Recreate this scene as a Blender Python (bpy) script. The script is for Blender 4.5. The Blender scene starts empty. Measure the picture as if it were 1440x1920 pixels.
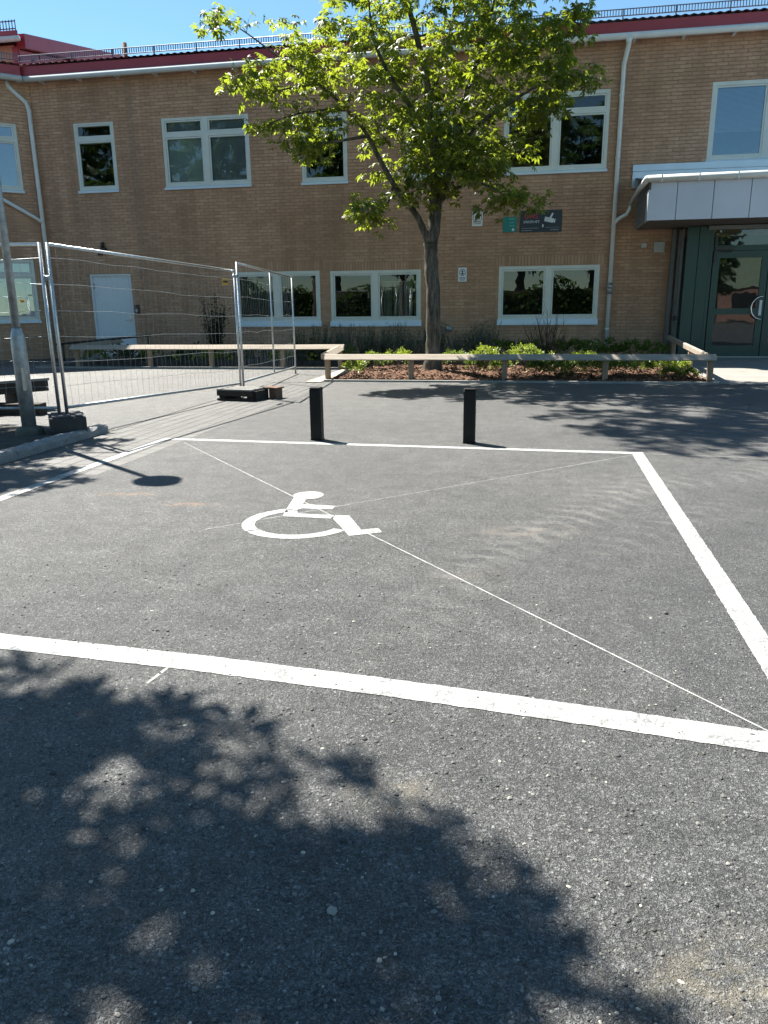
import bpy, math, random
import numpy as np
from mathutils import Vector, Matrix
R = math.radians
rng = random.Random(7)

# ------------------------------------------------------------------ camera, sky, sun, exposure
scene = bpy.context.scene
COL = scene.collection
cam_d = bpy.data.cameras.new("camera")
cam = bpy.data.objects.new("camera", cam_d)
COL.objects.link(cam)
cam_d.sensor_fit = 'VERTICAL'
cam_d.sensor_height = 36.0
cam_d.lens = 36.0 * 1430.0 / 1920.0
cam_d.clip_end = 2000.0
cam_d.clip_start = 0.05
_right = Vector((0.98307, 0.18292, -0.01079))
_down = Vector((0.03727, -0.25728, -0.96562))
_fwd = Vector((-0.17940, 0.94887, -0.25974))
cam.matrix_world = Matrix(((_right.x, -_down.x, -_fwd.x, 0.0),
                           (_right.y, -_down.y, -_fwd.y, 0.0),
                           (_right.z, -_down.z, -_fwd.z, 1.4),
                           (0, 0, 0, 1)))
scene.camera = cam

SUN_EL = R(53.5)
SUN_DIR = Vector((-0.8 * math.cos(SUN_EL), 0.6 * math.cos(SUN_EL), math.sin(SUN_EL)))   # towards the sun
world = bpy.data.worlds.new("World")
scene.world = world
world.use_nodes = True
wn = world.node_tree.nodes
wl = world.node_tree.links
wn.clear()
w_out = wn.new("ShaderNodeOutputWorld")
w_bg = wn.new("ShaderNodeBackground")
w_sky = wn.new("ShaderNodeTexSky")
w_sky.sky_type = 'NISHITA'
w_sky.sun_disc = False
w_sky.sun_elevation = SUN_EL
w_sky.sun_rotation = math.atan2(SUN_DIR.x, SUN_DIR.y)
w_sky.air_density = 1.0
w_sky.dust_density = 0.0
w_sky.ozone_density = 2.0
w_bg.inputs['Strength'].default_value = 0.046
w_tint = wn.new("ShaderNodeMix"); w_tint.data_type = 'RGBA'; w_tint.blend_type = 'MULTIPLY'
w_tint.inputs[0].default_value = 1.0; w_tint.inputs[7].default_value = (0.90, 1.13, 1.13, 1)
wl.new(w_sky.outputs[0], w_tint.inputs[6]); wl.new(w_tint.outputs[2], w_bg.inputs['Color'])
wl.new(w_bg.outputs[0], w_out.inputs['Surface'])

sun_d = bpy.data.lights.new("sun", 'SUN')
sun_d.energy = 5.0
sun_d.angle = R(0.53)
sun_d.color = (1.0, 0.95, 0.86)
sun = bpy.data.objects.new("sun", sun_d)
COL.objects.link(sun)
sun.location = (-20, 20, 40)
sun.rotation_euler = SUN_DIR.to_track_quat('Z', 'Y').to_euler()

scene.view_settings.view_transform = 'Standard'
scene.view_settings.look = 'None'
scene.view_settings.gamma = 1.0
scene.view_settings.use_curve_mapping = False
scene.view_settings.exposure = 1.76
scene.render.engine = 'CYCLES'
scene.cycles.max_bounces = 8
scene.cycles.transparent_max_bounces = 12
scene.cycles.sample_clamp_indirect = 6.0

# ------------------------------------------------------------------ helpers
class MB:
    """collects shapes in world coordinates, links them as ONE mesh object"""
    def __init__(self):
        self.v = []; self.f = []; self.mi = []; self.sm = []
        self.cur = 0
    def add(self, vs, fs, smooth=False):
        n = len(self.v)
        self.v.extend([tuple(p) for p in vs])
        for f in fs:
            self.f.append(tuple(i + n for i in f)); self.mi.append(self.cur); self.sm.append(smooth)
        return self
    def quad(self, a, b, c, d):
        return self.add([a, b, c, d], [(0, 1, 2, 3)])
    def box(self, x0, x1, y0, y1, z0, z1):
        vs = [(x0,y0,z0),(x1,y0,z0),(x1,y1,z0),(x0,y1,z0),(x0,y0,z1),(x1,y0,z1),(x1,y1,z1),(x0,y1,z1)]
        return self.add(vs, [(0,3,2,1),(4,5,6,7),(0,1,5,4),(1,2,6,5),(2,3,7,6),(3,0,4,7)])
    def obox(self, o, ax, ay, az):
        """box from corner o along three edge vectors"""
        o, ax, ay, az = Vector(o), Vector(ax), Vector(ay), Vector(az)
        vs = [o, o+ax, o+ax+ay, o+ay, o+az, o+ax+az, o+ax+ay+az, o+ay+az]
        return self.add(vs, [(0,3,2,1),(4,5,6,7),(0,1,5,4),(1,2,6,5),(2,3,7,6),(3,0,4,7)])
    def bbox(self, x0, x1, y0, y1, z0, z1, b=.01):
        """box with chamfered vertical and top edges"""
        def ring(i, z): return [(x0+i+b*0,y0+i+b,z),(x0+i+b,y0+i,z),(x1-i-b,y0+i,z),(x1-i,y0+i+b,z),(x1-i,y1-i-b,z),(x1-i-b,y1-i,z),(x0+i+b,y1-i,z),(x0+i,y1-i-b,z)]
        vs = ring(0,z0)+ring(0,z1-b)+ring(b,z1)
        fs = []
        for k in (0,1):
            for i in range(8):
                j=(i+1)%8; fs.append((k*8+i,k*8+j,(k+1)*8+j,(k+1)*8+i))
        fs.append(tuple(range(16,24))); fs.append(tuple(range(7,-1,-1)))
        return self.add(vs, fs)
    def tube(self, pts, rad, n=8, cap=True):
        pts = [Vector(p) for p in pts]
        if not hasattr(rad, '__len__'): rad = [rad]*len(pts)
        vs = []; fs = []
        t0 = (pts[1]-pts[0]).normalized()
        ref = Vector((0,0,1)) if abs(t0.z) < .9 else Vector((1,0,0))
        a = t0.cross(ref).normalized()
        for k, p in enumerate(pts):
            if k == 0: t = (pts[1]-pts[0])
            elif k == len(pts)-1: t = pts[-1]-pts[-2]
            else: t = (pts[k+1]-pts[k]).normalized() + (pts[k]-pts[k-1]).normalized()
            t = t.normalized()
            a = (a - t*a.dot(t))
            if a.length < 1e-6: a = t.orthogonal()
            a.normalize(); b = t.cross(a)
            for i in range(n):
                an = 2*math.pi*i/n
                vs.append(p + (a*math.cos(an)+b*math.sin(an))*rad[k])
        for k in range(len(pts)-1):
            for i in range(n):
                j=(i+1)%n
                fs.append((k*n+i,k*n+j,(k+1)*n+j,(k+1)*n+i))
        if cap:
            fs.append(tuple(range(n-1,-1,-1))); fs.append(tuple((len(pts)-1)*n+i for i in range(n)))
        return self.add(vs, fs, True)
    def lathe(self, cx, cy, prof, n=20):
        vs=[]; fs=[]
        for r,z in prof:
            for i in range(n):
                an=2*math.pi*i/n; vs.append((cx+r*math.cos(an),cy+r*math.sin(an),z))
        for k in range(len(prof)-1):
            for i in range(n):
                j=(i+1)%n; fs.append((k*n+i,k*n+j,(k+1)*n+j,(k+1)*n+i))
        fs.append(tuple(range(n-1,-1,-1))); fs.append(tuple((len(prof)-1)*n+i for i in range(n)))
        return self.add(vs, fs, True)
    def poly(self, pts, z, h=0.0):
        """flat polygon sheet at height z (h>0: extruded slab)"""
        n=len(pts)
        ar=sum(pts[i][0]*pts[(i+1)%n][1]-pts[(i+1)%n][0]*pts[i][1] for i in range(n))
        if ar<0: pts=pts[::-1]
        vs=[(x,y,z+h) for x,y in pts]
        fs=[tuple(range(n))]
        if h>0:
            vs+=[(x,y,z) for x,y in pts]
            for i in range(n):
                j=(i+1)%n; fs.append((n+i,n+j,j,i))
        return self.add(vs,fs)
    def build(self, name, mat, parent=None, label=None, kind=None):
        me = bpy.data.meshes.new(name)
        o = bpy.data.objects.new(name, me)
        off = wpos(parent) if parent else Vector((0,0,0))
        if off.length > 0:
            vs=[(x-off.x,y-off.y,z-off.z) for x,y,z in self.v]
        else: vs=self.v
        me.from_pydata(vs, [], self.f)
        for m in (mat if isinstance(mat,(list,tuple)) else [mat]): me.materials.append(m)
        if any(self.mi): me.polygons.foreach_set('material_index', self.mi)
        if any(self.sm): me.polygons.foreach_set('use_smooth', self.sm)
        me.update()
        COL.objects.link(o)
        if parent: o.parent = parent
        if label: o['label']=label
        if kind: o['kind']=kind
        return o

def wpos(o):
    v = Vector((0,0,0))
    while o is not None:
        v += o.location; o = o.parent
    return v

def tag(o, label=None, cat=None, group=None, kind=None):
    if label: o['label']=label
    if cat: o['category']=cat
    if group: o['group']=group
    if kind: o['kind']=kind
    return o

def empty(name, loc, label, cat, group=None):
    o = bpy.data.objects.new(name, None)
    o.empty_display_size=.2
    COL.objects.link(o); o.location = loc
    return tag(o, label, cat, group)

# ------------------------------------------------------------------ materials
class NT:
    def __init__(self, name):
        self.m = bpy.data.materials.new(name); self.m.use_nodes=True
        self.t=self.m.node_tree; self.t.nodes.clear()
        self.out=self.t.nodes.new('ShaderNodeOutputMaterial')
    def n(self, typ, **kw):
        nd=self.t.nodes.new(typ)
        for k,v in kw.items():
            if k.startswith('i_'):
                nd.inputs[k[2:].replace('_',' ')].default_value=v
            else: setattr(nd,k,v)
        return nd
    def l(self, a, b): self.t.links.new(a,b)
    def noise(self, vec, scale, detail=3.0, rough=.55, typ='3D'):
        nd=self.n('ShaderNodeTexNoise'); nd.inputs['Scale'].default_value=scale; nd.inputs['Detail'].default_value=detail
        nd.inputs['Roughness'].default_value=rough
        if vec is not None: self.l(vec, nd.inputs['Vector'])
        return nd.outputs['Fac']
    def ramp(self, fac, stops):
        nd=self.n('ShaderNodeValToRGB'); e=nd.color_ramp.elements
        while len(e)<len(stops): e.new(.5)
        for el,(p,c) in zip(e,stops):
            el.position=p; el.color=(c[0],c[1],c[2],1) if hasattr(c,'__len__') else (c,c,c,1)
        self.l(fac, nd.inputs['Fac']); return nd.outputs['Color']
    def mix(self, a, b, fac, mode='MIX'):
        nd=self.n('ShaderNodeMix', data_type='RGBA', blend_type=mode)
        for s,v in ((6,a),(7,b)):
            if hasattr(v,'is_linked'): self.l(v, nd.inputs[s])
            else: nd.inputs[s].default_value=(v[0],v[1],v[2],1) if hasattr(v,'__len__') else (v,v,v,1)
        if hasattr(fac,'is_linked'): self.l(fac, nd.inputs[0])
        else: nd.inputs[0].default_value=fac
        return nd.outputs[2]
    def math(self, op, a, b=None, clamp=False):
        nd=self.n('ShaderNodeMath', operation=op, use_clamp=clamp)
        for i,v in enumerate((a,b)):
            if v is None: continue
            if hasattr(v,'is_linked'): self.l(v, nd.inputs[i])
            else: nd.inputs[i].default_value=v
        return nd.outputs[0]
    def pos(self): return self.n('ShaderNodeNewGeometry').outputs['Position']
    def bump(self, h, strength=.5, dist=.01, prev=None):
        nd=self.n('ShaderNodeBump'); nd.inputs['Strength'].default_value=strength; nd.inputs['Distance'].default_value=dist
        self.l(h, nd.inputs['Height'])
        if prev is not None: self.l(prev, nd.inputs['Normal'])
        return nd.outputs['Normal']
    def pbsdf(self, col, rough=.7, metal=0.0, normal=None, spec=.5):
        b=self.n('ShaderNodeBsdfPrincipled')
        if hasattr(col,'is_linked'): self.l(col,b.inputs['Base Color'])
        else: b.inputs['Base Color'].default_value=(col[0],col[1],col[2],1)
        if hasattr(rough,'is_linked'): self.l(rough,b.inputs['Roughness'])
        else: b.inputs['Roughness'].default_value=rough
        b.inputs['Metallic'].default_value=metal
        b.inputs['Specular IOR Level'].default_value=spec
        if normal is not None: self.l(normal,b.inputs['Normal'])
        return b.outputs[0]
    def done(self, sh): self.l(sh, self.out.inputs['Surface']); return self.m

def simple(name, col, rough=.6, metal=0., var=.12, scale=6., bump=0., spec=.5, bscale=60.):
    t=NT(name); p=t.pos()
    f=t.noise(p, scale, 4, .6)
    c=t.ramp(f, [(.3,[x*(1-var) for x in col]),(.7,[min(1,x*(1+var)) for x in col])])
    nm=t.bump(t.noise(p,bscale,3), bump, .004) if bump else None
    return t.done(t.pbsdf(c, rough, metal, nm, spec))

def mapped(t, scale=(1,1,1), rot=(0,0,0), loc=(0,0,0)):
    nd=t.n('ShaderNodeMapping'); nd.inputs['Scale'].default_value=scale; nd.inputs['Rotation'].default_value=rot; nd.inputs['Location'].default_value=loc
    t.l(t.pos(), nd.inputs['Vector']); return nd.outputs['Vector']

def blobmask(t, cx, cy, rx, ry, rot=0.0, soft=.5):
    """0..1 patch on the ground around (cx,cy)"""
    nd=t.n('ShaderNodeMapping', vector_type='TEXTURE'); nd.inputs['Location'].default_value=(cx,cy,0); nd.inputs['Rotation'].default_value=(0,0,rot); nd.inputs['Scale'].default_value=(rx,ry,1000)
    t.l(t.pos(), nd.inputs['Vector'])
    g=t.n('ShaderNodeVectorMath', operation='LENGTH'); t.l(nd.outputs[0], g.inputs[0])
    mr=t.n('ShaderNodeMapRange'); mr.inputs['From Min'].default_value=1.0; mr.inputs['From Max'].default_value=1.0-soft
    t.l(g.outputs['Value'], mr.inputs['Value'])
    return mr.outputs['Result'], nd.outputs[0]

def asphalt_mat(name, dark, light, tread=False):
    t=NT(name); p=t.pos()
    big=t.noise(p,.5,5,.62)
    mid=t.noise(p,5.,5,.65)
    nz=t.n('ShaderNodeTexNoise'); nz.inputs['Scale'].default_value=70; nz.inputs['Detail'].default_value=3; t.l(p,nz.inputs['Vector'])
    sc_=t.n('ShaderNodeVectorMath',operation='SCALE'); sc_.inputs['Scale'].default_value=.03; t.l(nz.outputs['Color'],sc_.inputs[0])
    wv=t.n('ShaderNodeVectorMath',operation='ADD'); t.l(p,wv.inputs[0]); t.l(sc_.outputs[0],wv.inputs[1])
    vor=t.n('ShaderNodeTexVoronoi'); vor.inputs['Scale'].default_value=88; t.l(wv.outputs[0],vor.inputs['Vector'])
    vo2=t.n('ShaderNodeTexVoronoi'); vo2.inputs['Scale'].default_value=190; t.l(wv.outputs[0],vo2.inputs['Vector'])
    fine=t.noise(p,420,2,.8)
    agg=t.n('ShaderNodeSeparateColor'); t.l(vor.outputs['Color'],agg.inputs[0])
    ag2=t.n('ShaderNodeSeparateColor'); t.l(vo2.outputs['Color'],ag2.inputs[0])
    # stones of two sizes standing in a dark binder
    st1=t.math('MULTIPLY',t.ramp(vor.outputs['Distance'],[(.10,1),(.62,0)]),t.ramp(agg.outputs[1],[(.35,0),(.75,1)]))
    st2=t.ramp(vo2.outputs['Distance'],[(.05,.75),(.75,0)])
    h=t.math('ADD',t.math('MAXIMUM',st1,st2),t.math('MULTIPLY',fine,.45))
    base=t.ramp(big,[(.3,dark),(.72,light)])
    base=t.mix(base, t.ramp(mid,[(.28,.66),(.72,1.32)]), 1.0, 'MULTIPLY')
    base=t.mix(base, t.ramp(t.noise(p,34,4,.75),[(.32,.62),(.5,1.0),(.68,1.38)]), .9, 'MULTIPLY')
    base=t.mix(base, t.ramp(h,[(.2,.10),(.45,.72),(.8,1.25),(1.2,1.75)]), 1.0, 'MULTIPLY')
    base=t.mix(base, t.ramp(ag2.outputs[0],[(0,.5),(.6,1.),(1,1.9)]), .85, 'MULTIPLY')
    base=t.mix(base, t.ramp(fine,[(.25,.6),(.5,1.0),(.75,1.45)]), .8, 'MULTIPLY')
    rare=t.ramp(agg.outputs[2],[(.982,0),(.986,1)])
    base=t.mix(base,(.34,.32,.28),t.math('MULTIPLY',t.math('MULTIPLY',rare,st1),.8))
    dust=None
    if tread:
        # blacker asphalt patches towards the right, broken up by noise
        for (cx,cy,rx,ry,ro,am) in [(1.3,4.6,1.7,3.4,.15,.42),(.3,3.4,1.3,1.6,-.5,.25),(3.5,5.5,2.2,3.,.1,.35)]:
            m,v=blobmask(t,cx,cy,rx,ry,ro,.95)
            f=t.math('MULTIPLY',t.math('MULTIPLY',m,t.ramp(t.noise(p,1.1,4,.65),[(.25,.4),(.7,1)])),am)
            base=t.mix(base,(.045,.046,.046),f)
        # sandy dust patches
        for (cx,cy,rx,ry,ro,am,col) in [(-3.05,5.35,.32,.10,.15,.5,(.36,.22,.12)),(-2.45,5.12,.3,.08,.1,.5,(.36,.22,.12)),(-.0,4.75,.5,.22,.2,.35,(.30,.25,.2)),(-.25,3.9,.25,.12,.4,.25,(.3,.25,.2)),(-.35,1.95,.2,.14,.3,.3,(.33,.28,.2)),(.52,1.42,.35,.2,.2,.3,(.34,.29,.19)),(.7,6.3,1.2,.7,.5,.22,(.24,.23,.21)),(2.6,7.6,2.0,.7,.1,.25,(.26,.25,.22))]:
            m,v=blobmask(t,cx,cy,rx,ry,ro,.8)
            nz=t.ramp(t.noise(p,9,4,.7),[(.42,0),(.62,1)])
            f=t.math('MULTIPLY',t.math('MULTIPLY',m,nz),am)
            base=t.mix(base,col,f)
        # tyre tread marks: chevron bars along three tracks
        for (cx,cy,rx,ry,ro,am) in [(.42,5.35,.30,1.9,-.50,.55),(-.30,3.75,.27,1.1,-.35,.32),(1.75,6.7,.30,1.9,-.95,.42),(.9,5.0,.22,1.4,-.62,.3)]:
            m,v=blobmask(t,cx,cy,rx,ry,ro,.55)
            sx=t.n('ShaderNodeSeparateXYZ'); t.l(v,sx.inputs[0])
            ph=t.math('ADD',t.math('MULTIPLY',sx.outputs[1],ry*2*math.pi/.18), t.math('MULTIPLY',t.math('ABSOLUTE',sx.outputs[0]),4.0))
            ph=t.math('ADD',ph,t.math('MULTIPLY',t.noise(p,3.5,3),6.0))
            bar=t.math('MULTIPLY',t.ramp(t.math('SINE',ph),[(.1,0),(.5,1)]),t.ramp(t.noise(p,14,3,.7),[(.35,.15),(.6,1)]))
            f=t.math('MULTIPLY',t.math('MULTIPLY',m,bar),t.math('MULTIPLY',t.ramp(t.noise(p,2.2,3),[(.33,.1),(.55,1)]),am))
            base=t.mix(base,(.22,.215,.20),f)
    nm=t.bump(h,.95,.0062)
    nm=t.bump(mid,.25,.02,nm)
    return t.done(t.pbsdf(base,.47,0,nm,.55))

M={}
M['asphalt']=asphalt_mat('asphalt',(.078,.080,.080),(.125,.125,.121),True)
M['yard']=asphalt_mat('yard_asphalt',(.115,.115,.111),(.155,.153,.146))  # lighter copy of the asphalt, grazing sheen put into its colour
def paver_mat():
    t=NT('paver_concrete'); p=t.pos()
    oi=t.n('ShaderNodeObjectInfo').outputs['Random']; gi=t.n('ShaderNodeNewGeometry').outputs['Random Per Island']
    r=t.math('FRACT',t.math('ADD',oi,gi))
    c=t.ramp(r,[(0,(.066,.066,.064)),(1,(.088,.087,.083))])
    c=t.mix(c,t.ramp(t.noise(p,30,4,.7),[(.3,.75),(.7,1.25)]),1,'MULTIPLY')
    c=t.mix(c,t.ramp(t.noise(p,160,2,.7),[(.3,.7),(.7,1.35)]),.8,'MULTIPLY')
    return t.done(t.pbsdf(c,.7,0,t.bump(t.noise(p,150,3),.5,.003)))
M['paver']=paver_mat()
M['joint_sand']=simple('joint_sand',(.055,.053,.05),.9,0,.3,40,.4)
M['pale_paver']=simple('pale_paver',(.36,.32,.24),.8,0,.12,14,.3)
M['concrete']=simple('concrete',(.27,.26,.235),.8,0,.15,5,.3)
M['soil_concrete']=simple('mossy_concrete',(.10,.105,.085),.9,0,.3,12,.5)
M['slab']=simple('entrance_concrete',(.22,.21,.19),.75,0,.15,2.5,.3)
def granite():
    t=NT('granite'); p=t.pos()
    c=t.ramp(t.noise(p,170,2,.7),[(.3,(.12,.125,.13)),(.5,(.25,.255,.26)),(.7,(.40,.40,.40))])
    c=t.mix(c,t.ramp(t.noise(p,9,4),[(.3,.75),(.7,1.1)]),1,'MULTIPLY')
    return t.done(t.pbsdf(c,.75,0,t.bump(t.noise(p,45,4,.7),.9,.02)))
M['granite']=granite()
def brick_mat(name):
    t=NT(name); p=t.pos()
    oi=t.n('ShaderNodeObjectInfo').outputs['Random']; gi=t.n('ShaderNodeNewGeometry').outputs['Random Per Island']
    r=t.math('FRACT',t.math('ADD',oi,gi))
    c=t.ramp(r,[(0,(.43,.268,.178)),(.35,(.475,.30,.20)),(.7,(.50,.32,.215)),(1,(.53,.348,.238))])
    big=t.noise(p,.35,4,.6)
    c=t.mix(c,t.ramp(big,[(.35,(.84,.81,.78)),(.65,(1.1,1.08,1.06))]),1,'MULTIPLY')
    sv=mapped(t,(14,14,70))
    c=t.mix(c,t.ramp(t.noise(sv,1.,4,.7),[(.25,.78),(.75,1.18)]),1,'MULTIPLY')
    # rain streaks
    rv=mapped(t,(2.2,2.2,.12))
    c=t.mix(c,t.ramp(t.noise(rv,1.,3,.6),[(.3,.80),(.6,1.05)]),1,'MULTIPLY')
    nm=t.bump(t.noise(p,60,3,.7),.5,.006)
    return t.done(t.pbsdf(c,.85,0,nm,.3))
M['brick']=brick_mat('brick')
def mortar_mat():
    t=NT('mortar'); p=t.pos()
    c=t.ramp(t.noise(p,3,4,.7),[(.3,(.31,.215,.155)),(.7,(.42,.295,.215))])
    return t.done(t.pbsdf(c,.95,0,t.bump(t.noise(p,120,3),.5,.004),.2))
M['mortar']=mortar_mat()
M['frame']=simple('window_frame_paint',(.62,.66,.62),.45,0,.06,3,.0)
M['sill']=simple('sill_sheet_metal',(.62,.72,.80),.35,.0,.05,2)
M['white_metal']=simple('white_painted_steel',(.66,.69,.68),.4,0,.06,2.5)
M['gutter']=simple('gutter_paint',(.62,.65,.64),.42,0,.08,2)
M['red_metal']=simple('red_roof_metal',(.36,.05,.065),.38,.15,.12,1.5)
M['roof_sheet']=simple('roof_sheet',(.20,.05,.06),.45,.1,.15,2)
M['galv']=simple('galvanised_steel',(.52,.54,.55),.38,.85,.15,18)
M['galv_dull']=simple('dull_galvanised_steel',(.34,.37,.39),.5,.6,.28,14,.15)
M['snow']=simple('roof_guard_steel',(.12,.14,.18),.5,.4,.1,8)
M['flashing']=simple('flashing_metal',(.50,.56,.64),.35,.75,.06,1.5)
M['canopy']=simple('canopy_panel',(.50,.53,.60),.42,.25,.04,1.2)
M['canopy_side']=simple('canopy_side_sheet',(.20,.20,.20),.5,.3,.1,4)
M['soffit']=simple('soffit_boards',(.12,.11,.10),.6,0,.15,8)
M['green']=simple('green_painted_metal',(.022,.060,.050),.4,.1,.1,2)
M['green_dark']=simple('dark_green_metal',(.012,.028,.026),.4,.1,.1,2)
M['post_grey']=simple('grey_post_paint',(.16,.17,.17),.5,.2,.1,4)
M['chrome']=simple('chrome',(.75,.75,.74),.15,1.,.03,3)
M['black']=simple('black_powder_coat',(.007,.007,.0075),.5,0,.35,5,.1,.3)
M['black_plastic']=simple('black_recycled_plastic',(.03,.032,.032),.6,0,.3,9,.4)
M['door_white']=simple('white_door_paint',(.60,.67,.72),.4,0,.04,2)
M['dark_device']=simple('dark_plastic',(.02,.02,.022),.4)
M['room']=simple('room_wall',(.16,.165,.16),.9)
M['curtain']=simple('curtain_cloth',(.30,.36,.36),.9,0,.25,9)
M['blind']=simple('blind_slat',(.74,.77,.80),.5,0,.05,3)
M['roller']=simple('roller_blind_cloth',(.55,.62,.62),.8,0,.05,3)
def glass_mat(name, tint, ior, refl=(.95,.97,1,1)):
    t=NT(name)
    fr=t.n('ShaderNodeFresnel'); fr.inputs['IOR'].default_value=ior
    tr=t.n('ShaderNodeBsdfTransparent'); tr.inputs['Color'].default_value=(tint[0],tint[1],tint[2],1)
    gl=t.n('ShaderNodeBsdfGlossy'); gl.inputs['Roughness'].default_value=0.0
    gl.inputs['Color'].default_value=refl
    mx=t.n('ShaderNodeMixShader'); t.l(fr.outputs[0],mx.inputs[0]); t.l(tr.outputs[0],mx.inputs[1]); t.l(gl.outputs[0],mx.inputs[2])
    # faint waviness of the panes
    b=t.bump(t.noise(t.pos(),1.6,2,.5),.03,.05); t.l(b,gl.inputs['Normal'])
    return t.done(mx.outputs[0])
M['glass']=glass_mat('window_glass',(.72,.80,.78),1.75)
M['sky_glass']=glass_mat('sky_tinted_glass',(.80,.86,.92),2.7,(.70,.86,1,1))  # blue put into the reflection to deepen the mirrored sky
def wood_mat(name, a, b, sc=(3,60,60)):
    t=NT(name); v=mapped(t,sc)
    c=t.ramp(t.noise(v,1,5,.65),[(.3,a),(.7,b)])
    return t.done(t.pbsdf(c,.8,0,t.bump(t.noise(v,1.4,4),.4,.004),.3))
M['rail']=wood_mat('weathered_rail_wood',(.22,.18,.14),(.40,.35,.29))
M['rail_y']=wood_mat('weathered_rail_wood_deep',(.22,.18,.14),(.40,.35,.29),(60,3,60))
M['rail_post']=wood_mat('rail_post_wood',(.20,.14,.09),(.36,.27,.19),(50,50,3))
M['dark_wood']=wood_mat('dark_tarred_wood',(.014,.012,.010),(.05,.042,.034))
M['bench_top']=wood_mat('bench_top_wood',(.14,.14,.135),(.24,.235,.22))
M['brown_wood']=wood_mat('brown_block_wood',(.09,.05,.035),(.18,.11,.075))
def bark():
    t=NT('bark'); v=mapped(t,(14,14,2.6)); p=t.pos()
    n1=t.noise(v,1.,5,.7)
    c=t.ramp(n1,[(.3,(.028,.025,.022)),(.5,(.10,.09,.077)),(.72,(.23,.21,.185))])
    c=t.mix(c,t.ramp(t.noise(p,5,3),[(.35,(.8,.85,.75)),(.65,(1.1,1.05,1.0))]),1,'MULTIPLY')
    return t.done(t.pbsdf(c,.9,0,t.bump(n1,1.,.03),.2))
M['bark']=bark()
def leaf_mat(name, a, b, trans, tf=.45, spec=.45, rough=.45):
    t=NT(name)
    gi=t.n('ShaderNodeNewGeometry').outputs['Random Per Island']
    c=t.ramp(gi,[(0,a),(1,b)])
    c=t.mix(c,t.ramp(t.noise(t.pos(),1.3,2),[(.35,.8),(.65,1.2)]),1,'MULTIPLY')
    d=t.pbsdf(c,rough,0,None,spec)
    tl=t.n('ShaderNodeBsdfTranslucent')
    tc=t.mix(trans,tuple(x*1.5 for x in trans),gi); t.l(tc,tl.inputs['Color'])
    mx=t.n('ShaderNodeMixShader'); mx.inputs[0].default_value=tf
    t.l(d,mx.inputs[1]); t.l(tl.outputs[0],mx.inputs[2])
    return t.done(mx.outputs[0])
M['leaf']=leaf_mat('chestnut_leaf',(.030,.052,.016),(.062,.092,.026),(.30,.37,.026),.42)
M['leaf_far']=leaf_mat('far_tree_leaf',(.030,.065,.018),(.06,.11,.03),(.12,.22,.02),.3)
M['shrub_lime']=leaf_mat('lime_shrub_leaf',(.11,.17,.03),(.20,.26,.05),(.28,.36,.04),.35)
M['shrub_mid']=leaf_mat('mid_green_leaf',(.07,.115,.03),(.13,.185,.045),(.20,.28,.04),.35)
M['lavender']=leaf_mat('grey_green_leaf',(.06,.09,.065),(.12,.16,.12),(.10,.15,.08),.3)
M['hedge']=leaf_mat('hedge_leaf',(.05,.09,.018),(.11,.17,.03),(.18,.27,.025),.35)
M['dark_leaf']=leaf_mat('dark_leaf',(.015,.03,.012),(.035,.06,.02),(.06,.1,.02),.3)
M['twig']=simple('twig_bark',(.045,.025,.022),.8)
M['mulch']=simple('bark_mulch',(.10,.055,.035),.95,0,.45,22,.9,.2,60)
def chip_mat():
    t=NT('bark_chip'); gi=t.n('ShaderNodeNewGeometry').outputs['Random Per Island']
    c=t.ramp(gi,[(0,(.045,.022,.014)),(.5,(.13,.07,.045)),(1,(.27,.165,.11))])
    return t.done(t.pbsdf(c,.9,0,None,.2))
M['chip']=chip_mat()
M['soil']=simple('soil',(.06,.055,.048),.95,0,.4,14,.8,.2,50)
def stone_mat():
    t=NT('loose_stone'); gi=t.n('ShaderNodeNewGeometry').outputs['Random Per Island']
    c=t.ramp(gi,[(0,(.05,.05,.05)),(.6,(.11,.108,.10)),(.93,(.2,.19,.17)),(1,(.5,.46,.38))])
    return t.done(t.pbsdf(c,.8,0,t.bump(t.noise(t.pos(),300,2),.3,.002)))
M['stone']=stone_mat()
def paint_mat():
    t=NT('road_paint'); p=t.pos()
    vor=t.n('ShaderNodeTexVoronoi'); vor.inputs['Scale'].default_value=75; t.l(p,vor.inputs['Vector'])
    fn=t.noise(p,260,3,.75)
    wear=t.math('MULTIPLY',t.ramp(t.math('ADD',vor.outputs['Distance'],t.math('MULTIPLY',fn,.5)),[(.62,0),(.85,1)]),t.ramp(t.noise(p,9,4,.7),[(.3,.12),(.7,.95)]))
    c=t.mix(t.ramp(t.noise(p,5,4),[(.32,(.29,.30,.29)),(.5,(.38,.39,.38)),(.7,(.44,.45,.44))]),(.09,.09,.088),wear)
    return t.done(t.pbsdf(c,.6,0,t.bump(t.math('ADD',vor.outputs['Distance'],fn),.6,.004)))
M['paint']=paint_mat()
M['chalk']=simple('chalk',(.30,.30,.29),.9,0,.5,14)
M['sign_white']=simple('white_sign_face',(.70,.72,.72),.35,0,.03,2)
M['sign_dark']=simple('dark_sign_face',(.022,.035,.05),.35,0,.05,2)
M['sign_teal']=simple('teal_sign_face',(.012,.20,.18),.4,0,.05,2)
M['ink_black']=simple('black_print',(.02,.02,.025),.5)
M['ink_blue']=simple('blue_print',(.06,.09,.22),.5)
M['ink_red']=simple('red_print',(.62,.025,.035),.5)
M['ink_white']=simple('white_print',(.62,.66,.68),.5)
M['ink_grey']=simple('grey_print',(.30,.34,.36),.5)
M['ink_mint']=simple('mint_print',(.25,.5,.47),.5)
M['yellow']=simple('yellow_tag',(.62,.34,.03),.5)
M['cream_box']=simple('cream_plastic',(.40,.42,.38),.5)
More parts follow.
